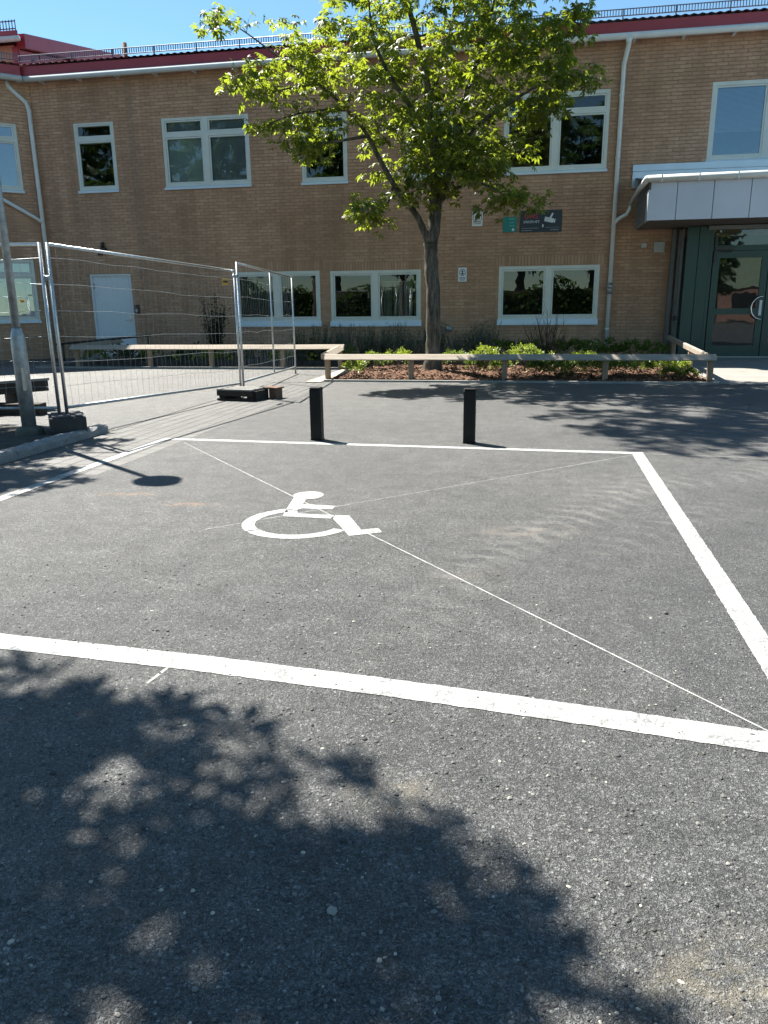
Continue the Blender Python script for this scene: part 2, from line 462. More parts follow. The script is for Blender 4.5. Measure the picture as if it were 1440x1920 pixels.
M['lamp_shade']=simple('lamp_shade_paint',(.10,.11,.12),.4,.3)
M['far_green']=simple('pale_green_render',(.32,.42,.30),.8)
M['far_brick']=simple('red_brick_render',(.34,.20,.16),.85,0,.2,5)

# measured geometry of the tree and of the stencilled symbol
TREE_LIMBS = [[(-1.964, 16.0, 0.02, 0.24), (-1.944, 16.0, 0.488, 0.155), (-1.948, 16.0, 1.129, 0.145), (-1.973, 16.0, 1.758, 0.14), (-2.009, 16.0, 2.272, 0.138), (-2.021, 16.0, 2.627, 0.14)], [(-2.032, 16.0, 2.557, 0.075), (-2.233, 15.9, 3.053, 0.062), (-2.493, 15.8, 3.384, 0.056), (-2.707, 15.7, 3.698, 0.05), (-2.975, 15.7, 4.138, 0.046), (-3.179, 15.6, 4.552, 0.04), (-3.539, 15.4, 4.988, 0.033), (-4.035, 15.3, 5.415, 0.026), (-4.687, 15.2, 5.835, 0.019), (-5.363, 15.2, 6.318, 0.012), (-6.064, 15.2, 6.749, 0.006)], [(-2.011, 16.0, 2.627, 0.135), (-1.935, 16.05, 3.179, 0.125), (-1.935, 16.1, 3.871, 0.112), (-1.993, 16.2, 4.564, 0.098), (-2.083, 16.3, 5.252, 0.082), (-2.245, 16.4, 6.03, 0.065), (-2.509, 16.5, 6.899, 0.048), (-2.794, 16.5, 7.811, 0.03), (-2.838, 16.5, 8.679, 0.01)], [(-1.929, 16.0, 3.222, 0.06), (-1.774, 16.0, 3.56, 0.066), (-1.652, 16.1, 3.937, 0.062), (-1.535, 16.1, 4.477, 0.056), (-1.45, 16.2, 5.102, 0.048), (-1.204, 16.4, 5.875, 0.04), (-0.962, 16.6, 6.732, 0.03), (-0.795, 16.8, 7.675, 0.02), (-0.726, 16.9, 8.574, 0.008)], [(-1.613, 16.1, 4.147, 0.05), (-1.168, 15.8, 4.634, 0.042), (-0.619, 15.5, 4.902, 0.032), (-0.012, 15.3, 5.168, 0.024), (0.531, 15.2, 5.28, 0.014), (0.969, 15.2, 5.188, 0.006)], [(-1.887, 16.0, 3.319, 0.035), (-1.455, 15.6, 3.572, 0.028), (-0.958, 15.2, 3.563, 0.02), (-0.459, 15.0, 3.274, 0.012), (-0.004, 14.9, 3.041, 0.005)], [(-1.204, 16.4, 5.875, 0.04), (-0.626, 16.1, 6.113, 0.03), (-0.052, 15.8, 6.245, 0.022), (0.504, 15.7, 6.26, 0.014), (0.82, 15.7, 6.363, 0.006)], [(-2.707, 15.7, 3.698, 0.025), (-2.775, 15.3, 3.267, 0.018), (-3.017, 15.1, 3.091, 0.012), (-3.265, 15.0, 2.994, 0.005)], [(-3.179, 15.6, 4.552, 0.035), (-3.505, 15.2, 4.426, 0.026), (-3.892, 14.9, 4.315, 0.018), (-4.278, 14.8, 4.152, 0.01), (-4.426, 14.7, 4.032, 0.005)], [(-3.539, 15.4, 4.988, 0.03), (-4.079, 15.1, 4.923, 0.02), (-4.588, 14.9, 4.798, 0.013), (-5.04, 14.9, 4.64, 0.005)], [(-4.035, 15.3, 5.415, 0.024), (-4.524, 15.1, 5.331, 0.016), (-5.096, 15.1, 5.273, 0.01), (-5.531, 15.1, 5.36, 0.004)], [(-1.993, 16.2, 4.564, 0.055), (-2.37, 15.7, 5.039, 0.045), (-2.72, 15.4, 5.523, 0.036), (-2.972, 15.2, 6.09, 0.026), (-3.058, 15.2, 6.852, 0.012)], [(-2.083, 16.3, 5.252, 0.05), (-1.919, 17.0, 6.175, 0.04), (-1.775, 17.6, 7.106, 0.03), (-1.772, 18.0, 8.101, 0.012)], [(-1.945, 16.1, 3.872, 0.035), (-2.331, 16.9, 4.411, 0.028), (-2.7, 17.5, 4.739, 0.02), (-3.039, 17.8, 4.894, 0.01)], [(-1.662, 16.1, 3.909, 0.035), (-1.331, 16.7, 4.334, 0.028), (-0.878, 17.1, 4.583, 0.02), (-0.348, 17.3, 4.676, 0.012), (0.078, 17.4, 4.746, 0.005)]]
TREE_CROWN = [((-1.959, 16.3, 8.264), (2.772, 3.0, 1.553), 60), ((-2.151, 16.3, 6.631), (2.288, 2.6, 0.967), 64), ((-0.712, 16.1, 5.675), (1.605, 2.2, 0.97), 80), ((-0.045, 15.8, 6.074), (0.938, 1.6, 0.636), 36), ((-1.401, 16.2, 4.631), (1.272, 2.0, 0.7), 74), ((-1.153, 15.8, 3.89), (0.853, 1.4, 0.513), 46), ((-0.41, 15.0, 3.246), (0.645, 0.5, 0.252), 14), ((-3.683, 15.7, 6.196), (1.265, 1.9, 0.873), 40), ((-4.364, 15.3, 5.683), (0.965, 1.2, 0.613), 22), ((-5.19, 15.1, 5.458), (0.619, 0.7, 0.424), 17), ((-4.033, 15.1, 4.767), (1.011, 0.8, 0.376), 26), ((-4.221, 14.8, 4.294), (0.626, 0.5, 0.286), 16), ((-3.098, 15.1, 3.16), (0.512, 0.4, 0.319), 18), ((-4.955, 14.9, 4.681), (0.309, 0.4, 0.126), 4), ((-5.74, 15.2, 6.448), (0.538, 0.5, 0.363), 9), ((-2.606, 15.9, 5.188), (1.121, 2.0, 0.906), 34), ((0.647, 15.7, 6.167), (0.414, 0.6, 0.376), 8), ((0.671, 15.2, 5.189), (0.451, 0.4, 0.217), 12), ((0.052, 15.7, 4.867), (0.478, 0.8, 0.397), 16), ((-2.714, 16.2, 4.21), (0.745, 0.9, 0.674), 16), ((-0.394, 17.2, 4.48), (0.535, 0.6, 0.349), 7), ((-2.137, 15.5, 3.602), (0.61, 0.6, 0.56), 20), ((-1.703, 15.2, 4.271), (0.681, 0.6, 0.533), 14), ((-2.552, 16.9, 4.822), (0.657, 0.6, 0.494), 10)]
SYMBOL_POLYS = [[(-1.733, 5.48), (-1.675, 5.08), (-1.593, 5.074), (-1.57, 5.124), (-1.346, 5.127), (-1.347, 5.228), (-1.599, 5.241), (-1.614, 5.371)], [(-1.672, 5.057), (-1.643, 4.897), (-1.295, 4.883), (-1.295, 4.976), (-1.556, 4.982), (-1.589, 5.057)], [(-1.287, 4.977), (-1.188, 4.98), (-1.033, 4.653), (-0.927, 4.702), (-0.885, 4.613), (-1.078, 4.505), (-1.28, 4.885)]]

# ------------------------------------------------------------------ ground
def rects_minus(x0,x1,y0,y1,hx0,hx1,hy0,hy1):
    return [(x0,x1,y0,hy0),(x0,x1,hy1,y1),(x0,hx0,hy0,hy1),(hx1,x1,hy0,hy1)]
PX0,PX1,PY0,PY1 = -4.86,-3.70,6.0,14.4
g=MB()
for (a,b,c,d) in rects_minus(-400,400,-400,400,PX0,PX1,PY0,PY1):
    g.quad((a,c,0),(b,c,0),(b,d,0),(a,d,0))
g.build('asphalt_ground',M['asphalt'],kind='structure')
g=MB(); g.quad((-40,8.35,.004),(PX0,8.35,.004),(PX0,17.55,.004),(-40,17.55,.004))
g.quad((PX0,14.4,.004),(-4.22,14.4,.004),(-4.22,17.55,.004),(PX0,17.55,.004))
g.build('school_yard',M['yard'],kind='structure')
# strip of small pavers between the yard and the parking bay
g=MB(); g.quad((PX0,PY0,-.05),(PX1,PY0,-.05),(PX1,PY1,-.05),(PX0,PY1,-.05))
for (a,b,c,d) in ((PX0,PY0,PX1,PY0),(PX1,PY0,PX1,PY1),(PX1,PY1,PX0,PY1),(PX0,PY1,PX0,PY0)):
    g.quad((a,b,-.05),(c,d,-.05),(c,d,0),(a,b,0))
g.quad((PX0,PY0,-.004),(PX1,PY0,-.004),(PX1,PY1,-.004),(PX0,PY1,-.004))
strip=g.build('paver_strip',M['joint_sand'],kind='structure')
NC,NR=7,42
tw=(PX1-PX0)/NC; tl=(PY1-PY0)/NR
pm=MB(); pm.bbox(-tw/2+.0022,tw/2-.0022,-tl/2+.0022,tl/2-.0022,-.03,0,.003)
first=None
for j in range(NR):
    for i in range(NC):
        if first is None:
            first=pm.build('paver',M['paver'],strip); o=first
        else:
            o=first.copy(); COL.objects.link(o); o.parent=strip
        o.location=(PX0+(i+.5)*tw, PY0+(j+.5)*tl, rng.uniform(-.0012,.0003))
# planted strip left of the granite kerb
g=MB()
nx,ny=24,60
vs=[];fs=[]
for j in range(ny+1):
    for i in range(nx+1):
        x=-16+i*(16-5.03)/nx; y=-8+j*16.2/ny
        vs.append((x,y,.05+rng.uniform(-.012,.02)))
for j in range(ny):
    for i in range(nx):
        a=j*(nx+1)+i; fs.append((a,a+1,a+nx+2,a+nx+1))
g.add(vs,fs,True); g.build('planting_strip',M['soil'],kind='structure')
# granite kerb, one long rough stone after another
kerb=empty('granite_kerb',(-4.93,8.2,0),'rough grey granite kerb beside the lamp post and planting strip','kerb')
def rough_stone(x0,x1,y0,y1,z0,z1,seed):
    r=random.Random(seed); m=MB(); n=max(4,int((y1-y0)/.08))
    prof=[(x0,z0),(x0,z1-.02),(x0+.02,z1),((x0+x1)/2,z1+.004),(x1-.025,z1),(x1,z1-.025),(x1+.004,(z0+z1)/2),(x1+.004,z0)]
    vs=[];fs=[]; k=len(prof)
    for j in range(n+1):
        y=y0+(y1-y0)*j/n
        for (x,z) in prof: vs.append((x+r.uniform(-.007,.007),y+(r.uniform(-.004,.004) if 0<j<n else 0),z+(r.uniform(-.007,.007) if z>z0 else 0)))
    for j in range(n):
        for i in range(k-1): fs.append((j*k+i,j*k+i+1,(j+1)*k+i+1,(j+1)*k+i))
    fs.append(tuple(range(k))); fs.append(tuple(n*k+i for i in range(k-1,-1,-1)))
    m.add(vs,[f[::-1] for f in fs]); return m
for q,(a,b) in enumerate(((6.55,8.22),(4.9,6.54),(3.1,4.89),(1.3,3.09))):
    rough_stone(-5.03,-4.87,a,b,-.05,.095,q).build('kerb_stone',M['granite'],kerb)

# entrance pavement, edgings, bed
g=MB(); g.quad((3.35,14.62,.006),(40,14.62,.006),(40,20.4,.10),(3.35,20.4,.10))
g.quad((3.35,20.4,.10),(40,20.4,.10),(40,21.4,.10),(3.35,21.4,.10))
g.build('entrance_pavement',M['slab'],kind='structure')
g=MB(); g.box(-3.93,3.35,14.60,14.68,-.05,.035); g.box(3.30,3.36,14.68,21.2,-.05,.05)
g.build('bed_edging',M['concrete'],kind='structure')
g=MB(); g.box(-12.2,-4.25,17.55,17.66,-.05,.045); g.box(-12.2,-12.1,17.66,20.3,-.05,.045)
g.build('yard_edging',M['concrete'],kind='structure')
# pale paving border at the left end of the bed
pb=MB(); pb.quad((-4.24,14.36,.002),(-3.93,14.36,.002),(-3.93,17.5,.002),(-4.24,17.5,.002))
border=pb.build('paving_border',M['joint_sand'],kind='structure')
sm=MB(); sm.bbox(-.15,.15,-.19,.19,0,.014,.005); f1=None
for j in range(8):
    if f1 is None: f1=sm.build('border_slab',M['pale_paver'],border); o=f1
    else: o=f1.copy(); COL.objects.link(o); o.parent=border
    o.location=(-4.085,14.57+j*.39,.004)
# gently mounded bark mulch bed
def mound(x,y):
    e=min(1,max(0,min(x+3.93,3.3-x,(y-14.68)*.8)/.9))
    e=e*e*(3-2*e)
    t=math.exp(-((x+2.1)**2+(y-16.0)**2)/1.6)
    return .015+.075*e+.05*t*e
g=MB(); nx,ny=90,60; vs=[];fs=[]
for j in range(ny+1):
    for i in range(nx+1):
        x=-3.93+7.23*i/nx; y=14.68+6.7*j/ny
        vs.append((x,y,mound(x,y)+rng.uniform(-.012,.012)))
for j in range(ny):
    for i in range(nx):
        a=j*(nx+1)+i; fs.append((a,a+1,a+nx+2,a+nx+1))
g.add(vs,fs,True); g.build('mulch_bed',M['mulch'],kind='structure')
g=MB()
for k in range(5200):
    x=rng.uniform(-3.85,3.25); y=14.72+rng.random()**1.7*4.2; z=mound(x,y)+.004
    L=rng.uniform(.02,.07); W=L*rng.uniform(.3,.6); T=rng.uniform(.006,.014); a=rng.uniform(0,6.28); b=rng.uniform(-.5,.5)
    ax=Vector((math.cos(a)*math.cos(b),math.sin(a)*math.cos(b),math.sin(b)))*L; ay=Vector((-math.sin(a),math.cos(a),rng.uniform(-.4,.4)))*W
    g.obox((x,y,z),ax,ay,ax.cross(ay).normalized()*T)
g.build('bark_chips',M['chip'],kind='stuff')
# soil beds along the facade left and under the hedges
g=MB(); g.quad((-12.1,17.66,.03),(-4.24,17.66,.03),(-4.24,21.4,.05),(-12.1,21.4,.05)); g.quad((-4.24,17.5,.03),(-3.93,17.5,.03),(-3.93,21.4,.05),(-4.24,21.4,.05))
g.build('hedge_bed',M['soil'],kind='structure')
# loose grit lying on the asphalt near the viewer
g=MB(); 
ico=[(0,0,1)]+[(math.cos(a*1.2566)*.9,math.sin(a*1.2566)*.9,.35) for a in range(5)]+[(math.cos(a*1.2566+.6)*1,math.sin(a*1.2566+.6)*1,-.3) for a in range(5)]
icf=[(0,1,2),(0,2,3),(0,3,4),(0,4,5),(0,5,1)]+[(1+i,6+i,1+(i+1)%5) for i in range(5)]+[(6+i,6+(i+1)%5,1+(i+1)%5) for i in range(5)]
for k in range(7500):
    d=1.0+rng.random()**2.2*3.2; a=rng.uniform(-.95,.72); x=d*math.sin(a)-.18*d; y=d*math.cos(a)*1.0
    if y<.9: continue
    s=rng.choice((.0022,.003,.003,.004,.0045,.006))*rng.uniform(.8,1.3)
    if rng.random()<.012: s*=1.8
    sx,sy,sz=s*rng.uniform(.7,1.4),s*rng.uniform(.7,1.2),s*rng.uniform(.5,.9); ca=rng.uniform(0,6.28); c_,s_=math.cos(ca),math.sin(ca)
    g.add([(x+(px*sx*c_-py*sy*s_),y+(px*sx*s_+py*sy*c_),sz*.3+pz*sz) for px,py,pz in ico],icf)
g.build('loose_grit',M['stone'],kind='stuff')

# ------------------------------------------------------------------ painted markings
def stripe(name,pts,w,label,mat='paint',z=.0025,cat='road marking'):
    m=MB()
    for (a,b) in zip(pts[:-1],pts[1:]):
        a=Vector((a[0],a[1],0)); b=Vector((b[0],b[1],0)); d=(b-a).normalized(); nrm=Vector((-d.y,d.x,0))*w/2
        n=max(1,int((b-a).length/.022)) if w>.03 else 1
        vs=[];fs=[]
        for i in range(n+1):
            p=a+(b-a)*i/n; e=rng.gauss(0,.0014) if w>.03 else 0; e2=rng.gauss(0,.0014) if w>.03 else 0
            q=p+nrm*(1+e/w*2); r_=p-nrm*(1+e2/w*2)
            vs+=[(q.x,q.y,z),(r_.x,r_.y,z)]
        for i in range(n): fs.append((i*2+1,i*2+3,i*2+2,i*2))
        m.add(vs,fs)
    return tag(m.build(name,M[mat]),label,cat)
stripe('bay_line',[(-4.0,7.86),(1.125,7.62)],.11,'white painted line at the far end of the bay by the bollards')
stripe('bay_line',[(-3.945,7.80),(-3.985,2.9)],.11,'white painted line on the left side of the bay, over the pavers','paint',.004)
stripe('bay_line',[(1.068,7.56),(1.0,2.47)],.11,'white painted line on the right side of the bay')
stripe('bay_line',[(-3.99,2.82),(-2.2,2.722),(-1.3,2.665),(-.49,2.587),(.3,2.493),(1.06,2.388)],.135,'broad white painted line across the near end of the bay')
stripe('chalk_line',[(-3.647,7.651),(.95,2.37)],.008,'thin chalk diagonal from far left corner through the wheelchair symbol','chalk',.0015,'chalk line')
stripe('chalk_line',[(1.023,7.534),(-2.05,4.51)],.007,'thin chalk diagonal from far right corner to the wheelchair symbol','chalk',.0015,'chalk line')
stripe('chalk_line',[(1.14,7.60),(2.05,7.53)],.010,'short chalk line running right from the far right bay corner','chalk',.0015,'chalk line')
stripe('chalk_line',[(-1.409,2.464),(-1.39,2.60)],.014,'short chalk tick below the broad near bay line','chalk',.0015,'chalk line')
sy=MB()
for pl in SYMBOL_POLYS: sy.poly(pl,.0025)
hc=(-1.635,5.512); sy.poly([(hc[0]+.118*math.cos(a*math.pi/16),hc[1]+.126*math.sin(a*math.pi/16)) for a in range(32)],.003)
wc=(-1.487,4.763); ro,ri=.380,.293
def arc(a0,a1):
    n=24; o=[(wc[0]+ro*math.cos(R(a0+(a1-a0)*i/n)),wc[1]+ro*math.sin(R(a0+(a1-a0)*i/n))) for i in range(n+1)]
    i_=[(wc[0]+ri*math.cos(R(a0+(a1-a0)*i/n)),wc[1]+ri*math.sin(R(a0+(a1-a0)*i/n))) for i in range(n+1)]
    for k in range(n): sy.poly([o[k],o[k+1],i_[k+1],i_[k]],.0025)
arc(121,222); arc(224.5,338)
tag(sy.build('wheelchair_symbol',M['paint']),'white stencilled wheelchair symbol on the asphalt inside the bay','road marking')

# ------------------------------------------------------------------ school building
B=empty('school_building',(0,21.4,0),'two-storey tan brick school building with red metal roof and green entrance','building')
class Fac:
    def __init__(s,o,u,n): s.o=Vector(o); s.u=Vector(u); s.n=Vector(n)
    def p(s,u,d,z): return s.o+s.u*u+s.n*d+Vector((0,0,z))
    def box(s,mb,u0,u1,d0,d1,z0,z1):
        return mb.obox(s.p(u0,d0,z0),s.u*(u1-u0),-s.n*-(d1-d0),Vector((0,0,z1-z0)))
main=Fac((0,21.4,0),(1,0,0),(0,-1,0))
wing=Fac((-13.97,21.4,0),(-.749,-.663,0),(.663,-.749,0))
WIN=[ # u0,u1,z0,z1, columns, transom, sill height, coverings per column
 (-12.77,-11.56,4.62,6.46,1,True,.06,['none']),
 (-10.13,-7.63,4.62,6.45,2,True,.06,['roller','venetian']),
 (-6.19,-4.93,4.60,6.33,1,True,.06,['none']),
 (-3.38,-2.13,4.60,6.31,1,True,.06,['none']),
 (-.84,1.73,4.63,6.50,2,True,.06,['open_venetian','open_venetian']),
 (4.09,6.75,4.65,6.51,2,False,.12,['short_venetian','mini_venetian']),
 (-8.28,-5.79,.90,2.39,2,False,.13,['open_venetian','none']),
 (-5.49,-2.96,.89,2.37,2,False,.13,['none','curtain']),
 (-.87,1.72,.90,2.40,2,False,.13,['none','none'])]
WWIN=[(.47,1.75,4.64,6.46,1,True,.06,['sky']),(.45,2.3,1.06,2.84,1,True,.06,['sky'])]
DOOR=(-12.75,-11.45,.05,2.41)
ENT=(3.72,7.6,.0,3.02)
H=7.6
def holes(mb,fac,u0,u1,z0,z1,ops,d,depth):
    us=sorted({u0,u1,*[o[0] for o in ops],*[o[1] for o in ops]}); zs=sorted({z0,z1,*[o[2] for o in ops],*[o[3] for o in ops]})
    us=[u for u in us if u0<=u<=u1]; zs=[z for z in zs if z0<=z<=z1]
    for a,b in zip(us[:-1],us[1:]):
        for c,e in zip(zs[:-1],zs[1:]):
            mu,mz=(a+b)/2,(c+e)/2
            if any(o[0]<mu<o[1] and o[2]<mz<o[3] for o in ops): continue
            mb.quad(fac.p(a,d,c),fac.p(b,d,c),fac.p(b,d,e),fac.p(a,d,e))
    for o in ops:
        a,b,c,e=o[:4]
        for (p,q,r,s) in (((a,c),(b,c),0,0),((b,c),(b,e),0,0),((b,e),(a,e),0,0),((a,e),(a,c),0,0)):
            mb.quad(fac.p(p[0],d,p[1]),fac.p(q[0],d,q[1]),fac.p(q[0],d-depth,q[1]),fac.p(p[0],d-depth,p[1]))
mainops=[w_[:4] for w_ in WIN]+[DOOR,ENT]
wingops=[w_[:4] for w_ in WWIN]
mb=MB(); holes(mb,main,-13.98,12,0,H,mainops,-.012,.14)
wall=mb.build('brick_wall',M['mortar'],B)
mb=MB(); holes(mb,wing,-.02,9,0,H,wingops,-.012,.14)
wwall=mb.build('brick_wall',M['mortar'],B)
# bricks : every brick is a block standing proud of recessed joints
BL,BH,JT=.262,.0715,.012
CL,CH=BL+JT,BH+JT
def lay_bricks(fac,u0,u1,ops,soldiers,keep=None):
    rest=MB(); singles=[]
    def block(mb,a,b,c,e):
        d=rng.uniform(-.002,.0025); t=.0025
        p=fac.p
        fr=[p(a+t,d,c+t),p(b-t,d,c+t),p(b-t,d,e-t),p(a+t,d,e-t)]
        bk=[p(a,d-.006,c),p(b,d-.006,c),p(b,d-.006,e),p(a,d-.006,e)]
        b2=[p(a,-.02,c),p(b,-.02,c),p(b,-.02,e),p(a,-.02,e)]
        vs=fr+bk+b2
        fs=[(0,1,2,3)]
        for k in (0,4):
            for i in range(4):
                j=(i+1)%4; fs.append((k+i,k+4+i,k+4+j,k+j))
        mb.add(vs,[f if k==0 else f for k,f in enumerate(fs)])
    nz=int(H/CH)
    for r in range(nz+1):
        c=r*CH+.004; e=c+BH
        if c>H: break
        off=(r%2)*CL/2+((r*7)%3)*.012
        k0=int((u0-off)/CL)-2; k1=int((u1-off)/CL)+2
        for k in range(k0,k1):
            a=off+k*CL; b=a+BL
            spans=[(max(a,u0),min(b,u1))]
            mz=(c+e)/2; full=True
            for o in ops+soldiers:
                if o[2]<mz<o[3]:
                    ns=[]
                    for (s,t) in spans:
                        if t<=o[0] or s>=o[1]: ns.append((s,t))
                        else:
                            if s<o[0]: ns.append((s,o[0]-.002))
                            if t>o[1]: ns.append((o[1]+.002,t))
                    spans=ns
            for (s,t) in spans:
                if t-s<.03: continue
                if keep and t-s>BL-.001 and keep(s,c): singles.append((s,c))
                else: block(rest,s,t,c,e)
    for o in soldiers:
        n=int(round((o[1]-o[0])/CH)); st=(o[1]-o[0])/n
        for i in range(n): block(rest,o[0]+i*st+.006,o[0]+(i+1)*st-.006,o[2]+.006,o[3]-.006)
    return rest,singles
SOLD=[(u0-.1,u1+.1,z1+.002,z1+.25) for (u0,u1,z0,z1,*_) in WIN if z0<2]+[(DOOR[0]-.08,DOOR[1]+.08,DOOR[3]+.002,DOOR[3]+.25)]
# (soldier courses start on a bed joint)
SOLD=[(a,b,c,round(e/CH)*CH) for a,b,c,e in SOLD]
keepset=lambda s,c: (.62<c<3.0 and 2.15<s<3.2) or (3.25<c<4.3 and 1.2<s<1.75 and False) or (.62<c<2.9 and 1.75<s<1.76) or (4.8<c<7.3 and 2.2<s<3.7 and (int(c/CH)%2==0 or s>2.9))
rest,singles=lay_bricks(main,-13.96,12,mainops,SOLD,keepset)
rest.build('brick',M['brick'],wall,kind='stuff')
singles=sorted(singles,key=lambda q:q[1]-q[0]*.3)[:300]
proto=None
for (s,c) in singles:
    if proto is None:
        pm=MB(); d=0.0; t=.0025
        w_,h_=BL,BH
        vs=[(t,-d,t),(w_-t,-d,t),(w_-t,-d,h_-t),(t,-d,h_-t),(0,.006,0),(w_,.006,0),(w_,.006,h_),(0,.006,h_),(0,.02,0),(w_,.02,0),(w_,.02,h_),(0,.02,h_)]
        fs=[(0,1,2,3)]
        for k in (0,4):
            for i in range(4):
                j=(i+1)%4; fs.append((k+i,k+4+i,k+4+j,k+j))
        pm.add(vs,fs); me=None
        o=pm.build('brick',M['brick']); proto=o; o.parent=wall
    else:
        o=proto.copy(); COL.objects.link(o); o.parent=wall
    o.location=(s,rng.uniform(-.0025,.002),c)
rest,_=lay_bricks(wing,0.0,9,wingops,[])
rest.build('brick',M['brick'],wwall,kind='stuff')
# movement joints in the brickwork
M['sealant']=simple('joint_sealant',(.30,.25,.2),.8)
mb=MB(); main.box(mb,-11.03,-11.012,-.01,.0035,0.2,7.4); mb.build('movement_joint',M['sealant'],B)
mb=MB(); main.box(mb,2.33,2.345,-.01,.0035,.3,3.1); mb.build('movement_joint',M['mortar'],B)

def build_window(fac,spec):
    u0,u1,z0,z1,nc,trans,sh,cov=spec
    fw=.085 if nc>1 else .075
    zb=z0+sh; mw=.17
    frm=MB(); D0,D1=-.11,-.015
    fac.box(frm,u0,u1,D0,D1,z1-fw,z1); fac.box(frm,u0,u1,D0,D1,zb,zb+fw)
    fac.box(frm,u0,u0+fw,D0,D1-.001,zb+fw,z1-fw); fac.box(frm,u1-fw,u1,D0,D1-.001,zb+fw,z1-fw)
    cols=[]
    iw=(u1-u0-2*fw-(nc-1)*mw)/nc
    for k in range(nc):
        a=u0+fw+k*(iw+mw); cols.append((a,a+iw))
        if k: fac.box(frm,a-mw,a,D0,D1-.001,zb+fw,z1-fw)
    zi0,zi1=zb+fw,z1-fw
    lights=[]
    zt=zi1-.20*(zi1-zi0)
    for k,(a,b) in enumerate(cols):
        if trans:
            fac.box(frm,a,b,D0,D1-.002,zt-.10,zt)
            lights.append((k,a,b,zt,zi1,True)); lights.append((k,a,b,zi0,zt-.10,False))
        else: lights.append((k,a,b,zi0,zi1,False))
    f=frm.build('window',M['frame'],B)
    sm=MB()
    # sloped sill sheet with a drip edge
    s0,s1=u0-.02,u1+.02
    P=fac.p
    pr=[(D1+.002,zb+.01),(.045,z0+sh*.45+.02),(.045,z0-.01),(.038,z0-.01),(.038,z0+sh*.45),(D1+.002,zb-.005)]
    if sh>.1: pr=[(D1+.004,zb+.012),(.012,zb-.005),(.05,z0+.02),(.05,z0-.012),(.043,z0-.012),(.0,z0+.01)]
    vs=[P(s0,d,z) for d,z in pr]+[P(s1,d,z) for d,z in pr]; n=len(pr)
    sm.add(vs,[(i,n+i,n+(i+1)%n,(i+1)%n) for i in range(n)]+[tuple(range(n)),tuple(range(2*n-1,n-1,-1))])
    sm.build('sill',M['sill'],f)
    for (k,a,b,c,e,top) in lights:
        sw=.042
        s=MB(); q0,q1=-.09,-.03
        fac.box(s,a+.004,b-.004,q0,q1,e-sw,e-.004); fac.box(s,a+.004,b-.004,q0,q1,c+.004,c+sw)
        fac.box(s,a+.004,a+sw,q0,q1-.001,c+sw,e-sw); fac.box(s,b-sw,b-.004,q0,q1-.001,c+sw,e-sw)
        s.build('sash',M['frame'],f)
        p=MB(); p.quad(P(a+sw-.01,-.06,c+sw-.01),P(b-sw+.01,-.06,c+sw-.01),P(b-sw+.01,-.06,e-sw+.01),P(a+sw-.01,-.06,e-sw+.01))
        cv=cov[k]
        p.build('pane',M['sky_glass'] if (u0>3 or cv=='sky') else M['glass'],f)
        x0,x1=a+sw,b-sw
        if cv=='roller' and not top:
            m=MB(); fac.box(m,x0-.01,x1+.01,-.125,-.122,c+.01,e-.01); m.build('roller_blind',M['roller'],f)
        elif cv!='none' and cv not in('curtain','sky') :
            m=MB(); full=cv
            lo=c+.02
            if cv=='short_venetian': lo=c+.52*(e-c)*.72
            if cv=='mini_venetian': lo=c+.66*(e-c)
            if cv=='venetian' and not top: lo=c+.07
            z=e-.045; tilt={'venetian':.95,'roller':.95,'open_venetian':.12,'short_venetian':1.0,'mini_venetian':.9}[cv]
            dy=.0125*math.cos(tilt); dz=.0125*math.sin(tilt)
            while z>lo:
                m.quad(P(x0,-.125-dy,z+dz),P(x1,-.125-dy,z+dz),P(x1,-.125+dy,z-dz),P(x0,-.125+dy,z-dz)); z-=.026
            fac.box(m,x0,x1,-.14,-.112,e-.035,e); fac.box(m,x0,x1,-.135,-.115,z-.004,z+.014)
            m.build('venetian_blind',M['blind'],f)
        elif cv=='curtain':
            m=MB(); n=60; vs=[];fs=[]
            for i in range(n+1):
                x=x0+(x1-x0)*i/n; d=-.3+.04*math.sin(i*1.1)+.02*math.sin(i*2.7)
                vs+=[P(x,d,c),P(x,d,e-.22)]
            for i in range(n):
                if i%17 in(0,1,2): continue
                fs.append((2*i,2*i+2,2*i+3,2*i+1))
            m.add(vs,fs,True); m.build('curtain',M['curtain'],f)
            m=MB(); m.tube([P(x0,-.28,e-.21),P(x1,-.28,e-.21)],.012,6); m.tube([P((x0+x1)/2,-.24,c),P((x0+x1)/2,-.24,e)],.012,6); m.build('curtain_rod',M['white_metal'],f)
        elif cv=='none':
            m=MB(); fac.box(m,x0,x1,-.14,-.112,e-.05,e); m.build('blind_head',M['blind'],f)
for s_ in WIN: build_window(main,s_)
for s_ in WWIN: build_window(wing,s_)
# rooms behind the windows
mb=MB()
for (z0,z1) in ((.02,3.4),(3.7,7.3)):
    mb.quad((-13.5,26,z0),(11.9,26,z0),(11.9,26,z1),(-13.5,26,z1))
    mb.quad((-13.5,21.56,z0),(11.9,21.56,z0),(11.9,26,z0),(-13.5,26,z0))
    mb.quad((-13.5,21.56,z1),(11.9,21.56,z1),(11.9,26,z1),(-13.5,26,z1))
    for x in (-13.5,-11,-7,-4.2,-1.4,3.2,11.9): mb.quad((x,21.56,z0),(x,26,z0),(x,26,z1),(x,21.56,z1))
a=wing.p(.1,-.5,.0)
for (z0,z1) in ((.02,3.4),(3.7,7.3)):
    mb.quad(wing.p(.1,-2.5,z0),wing.p(9,-2.5,z0),wing.p(9,-2.5,z1),wing.p(.1,-2.5,z1))
mb.build('interior_wall',M['room'],B)
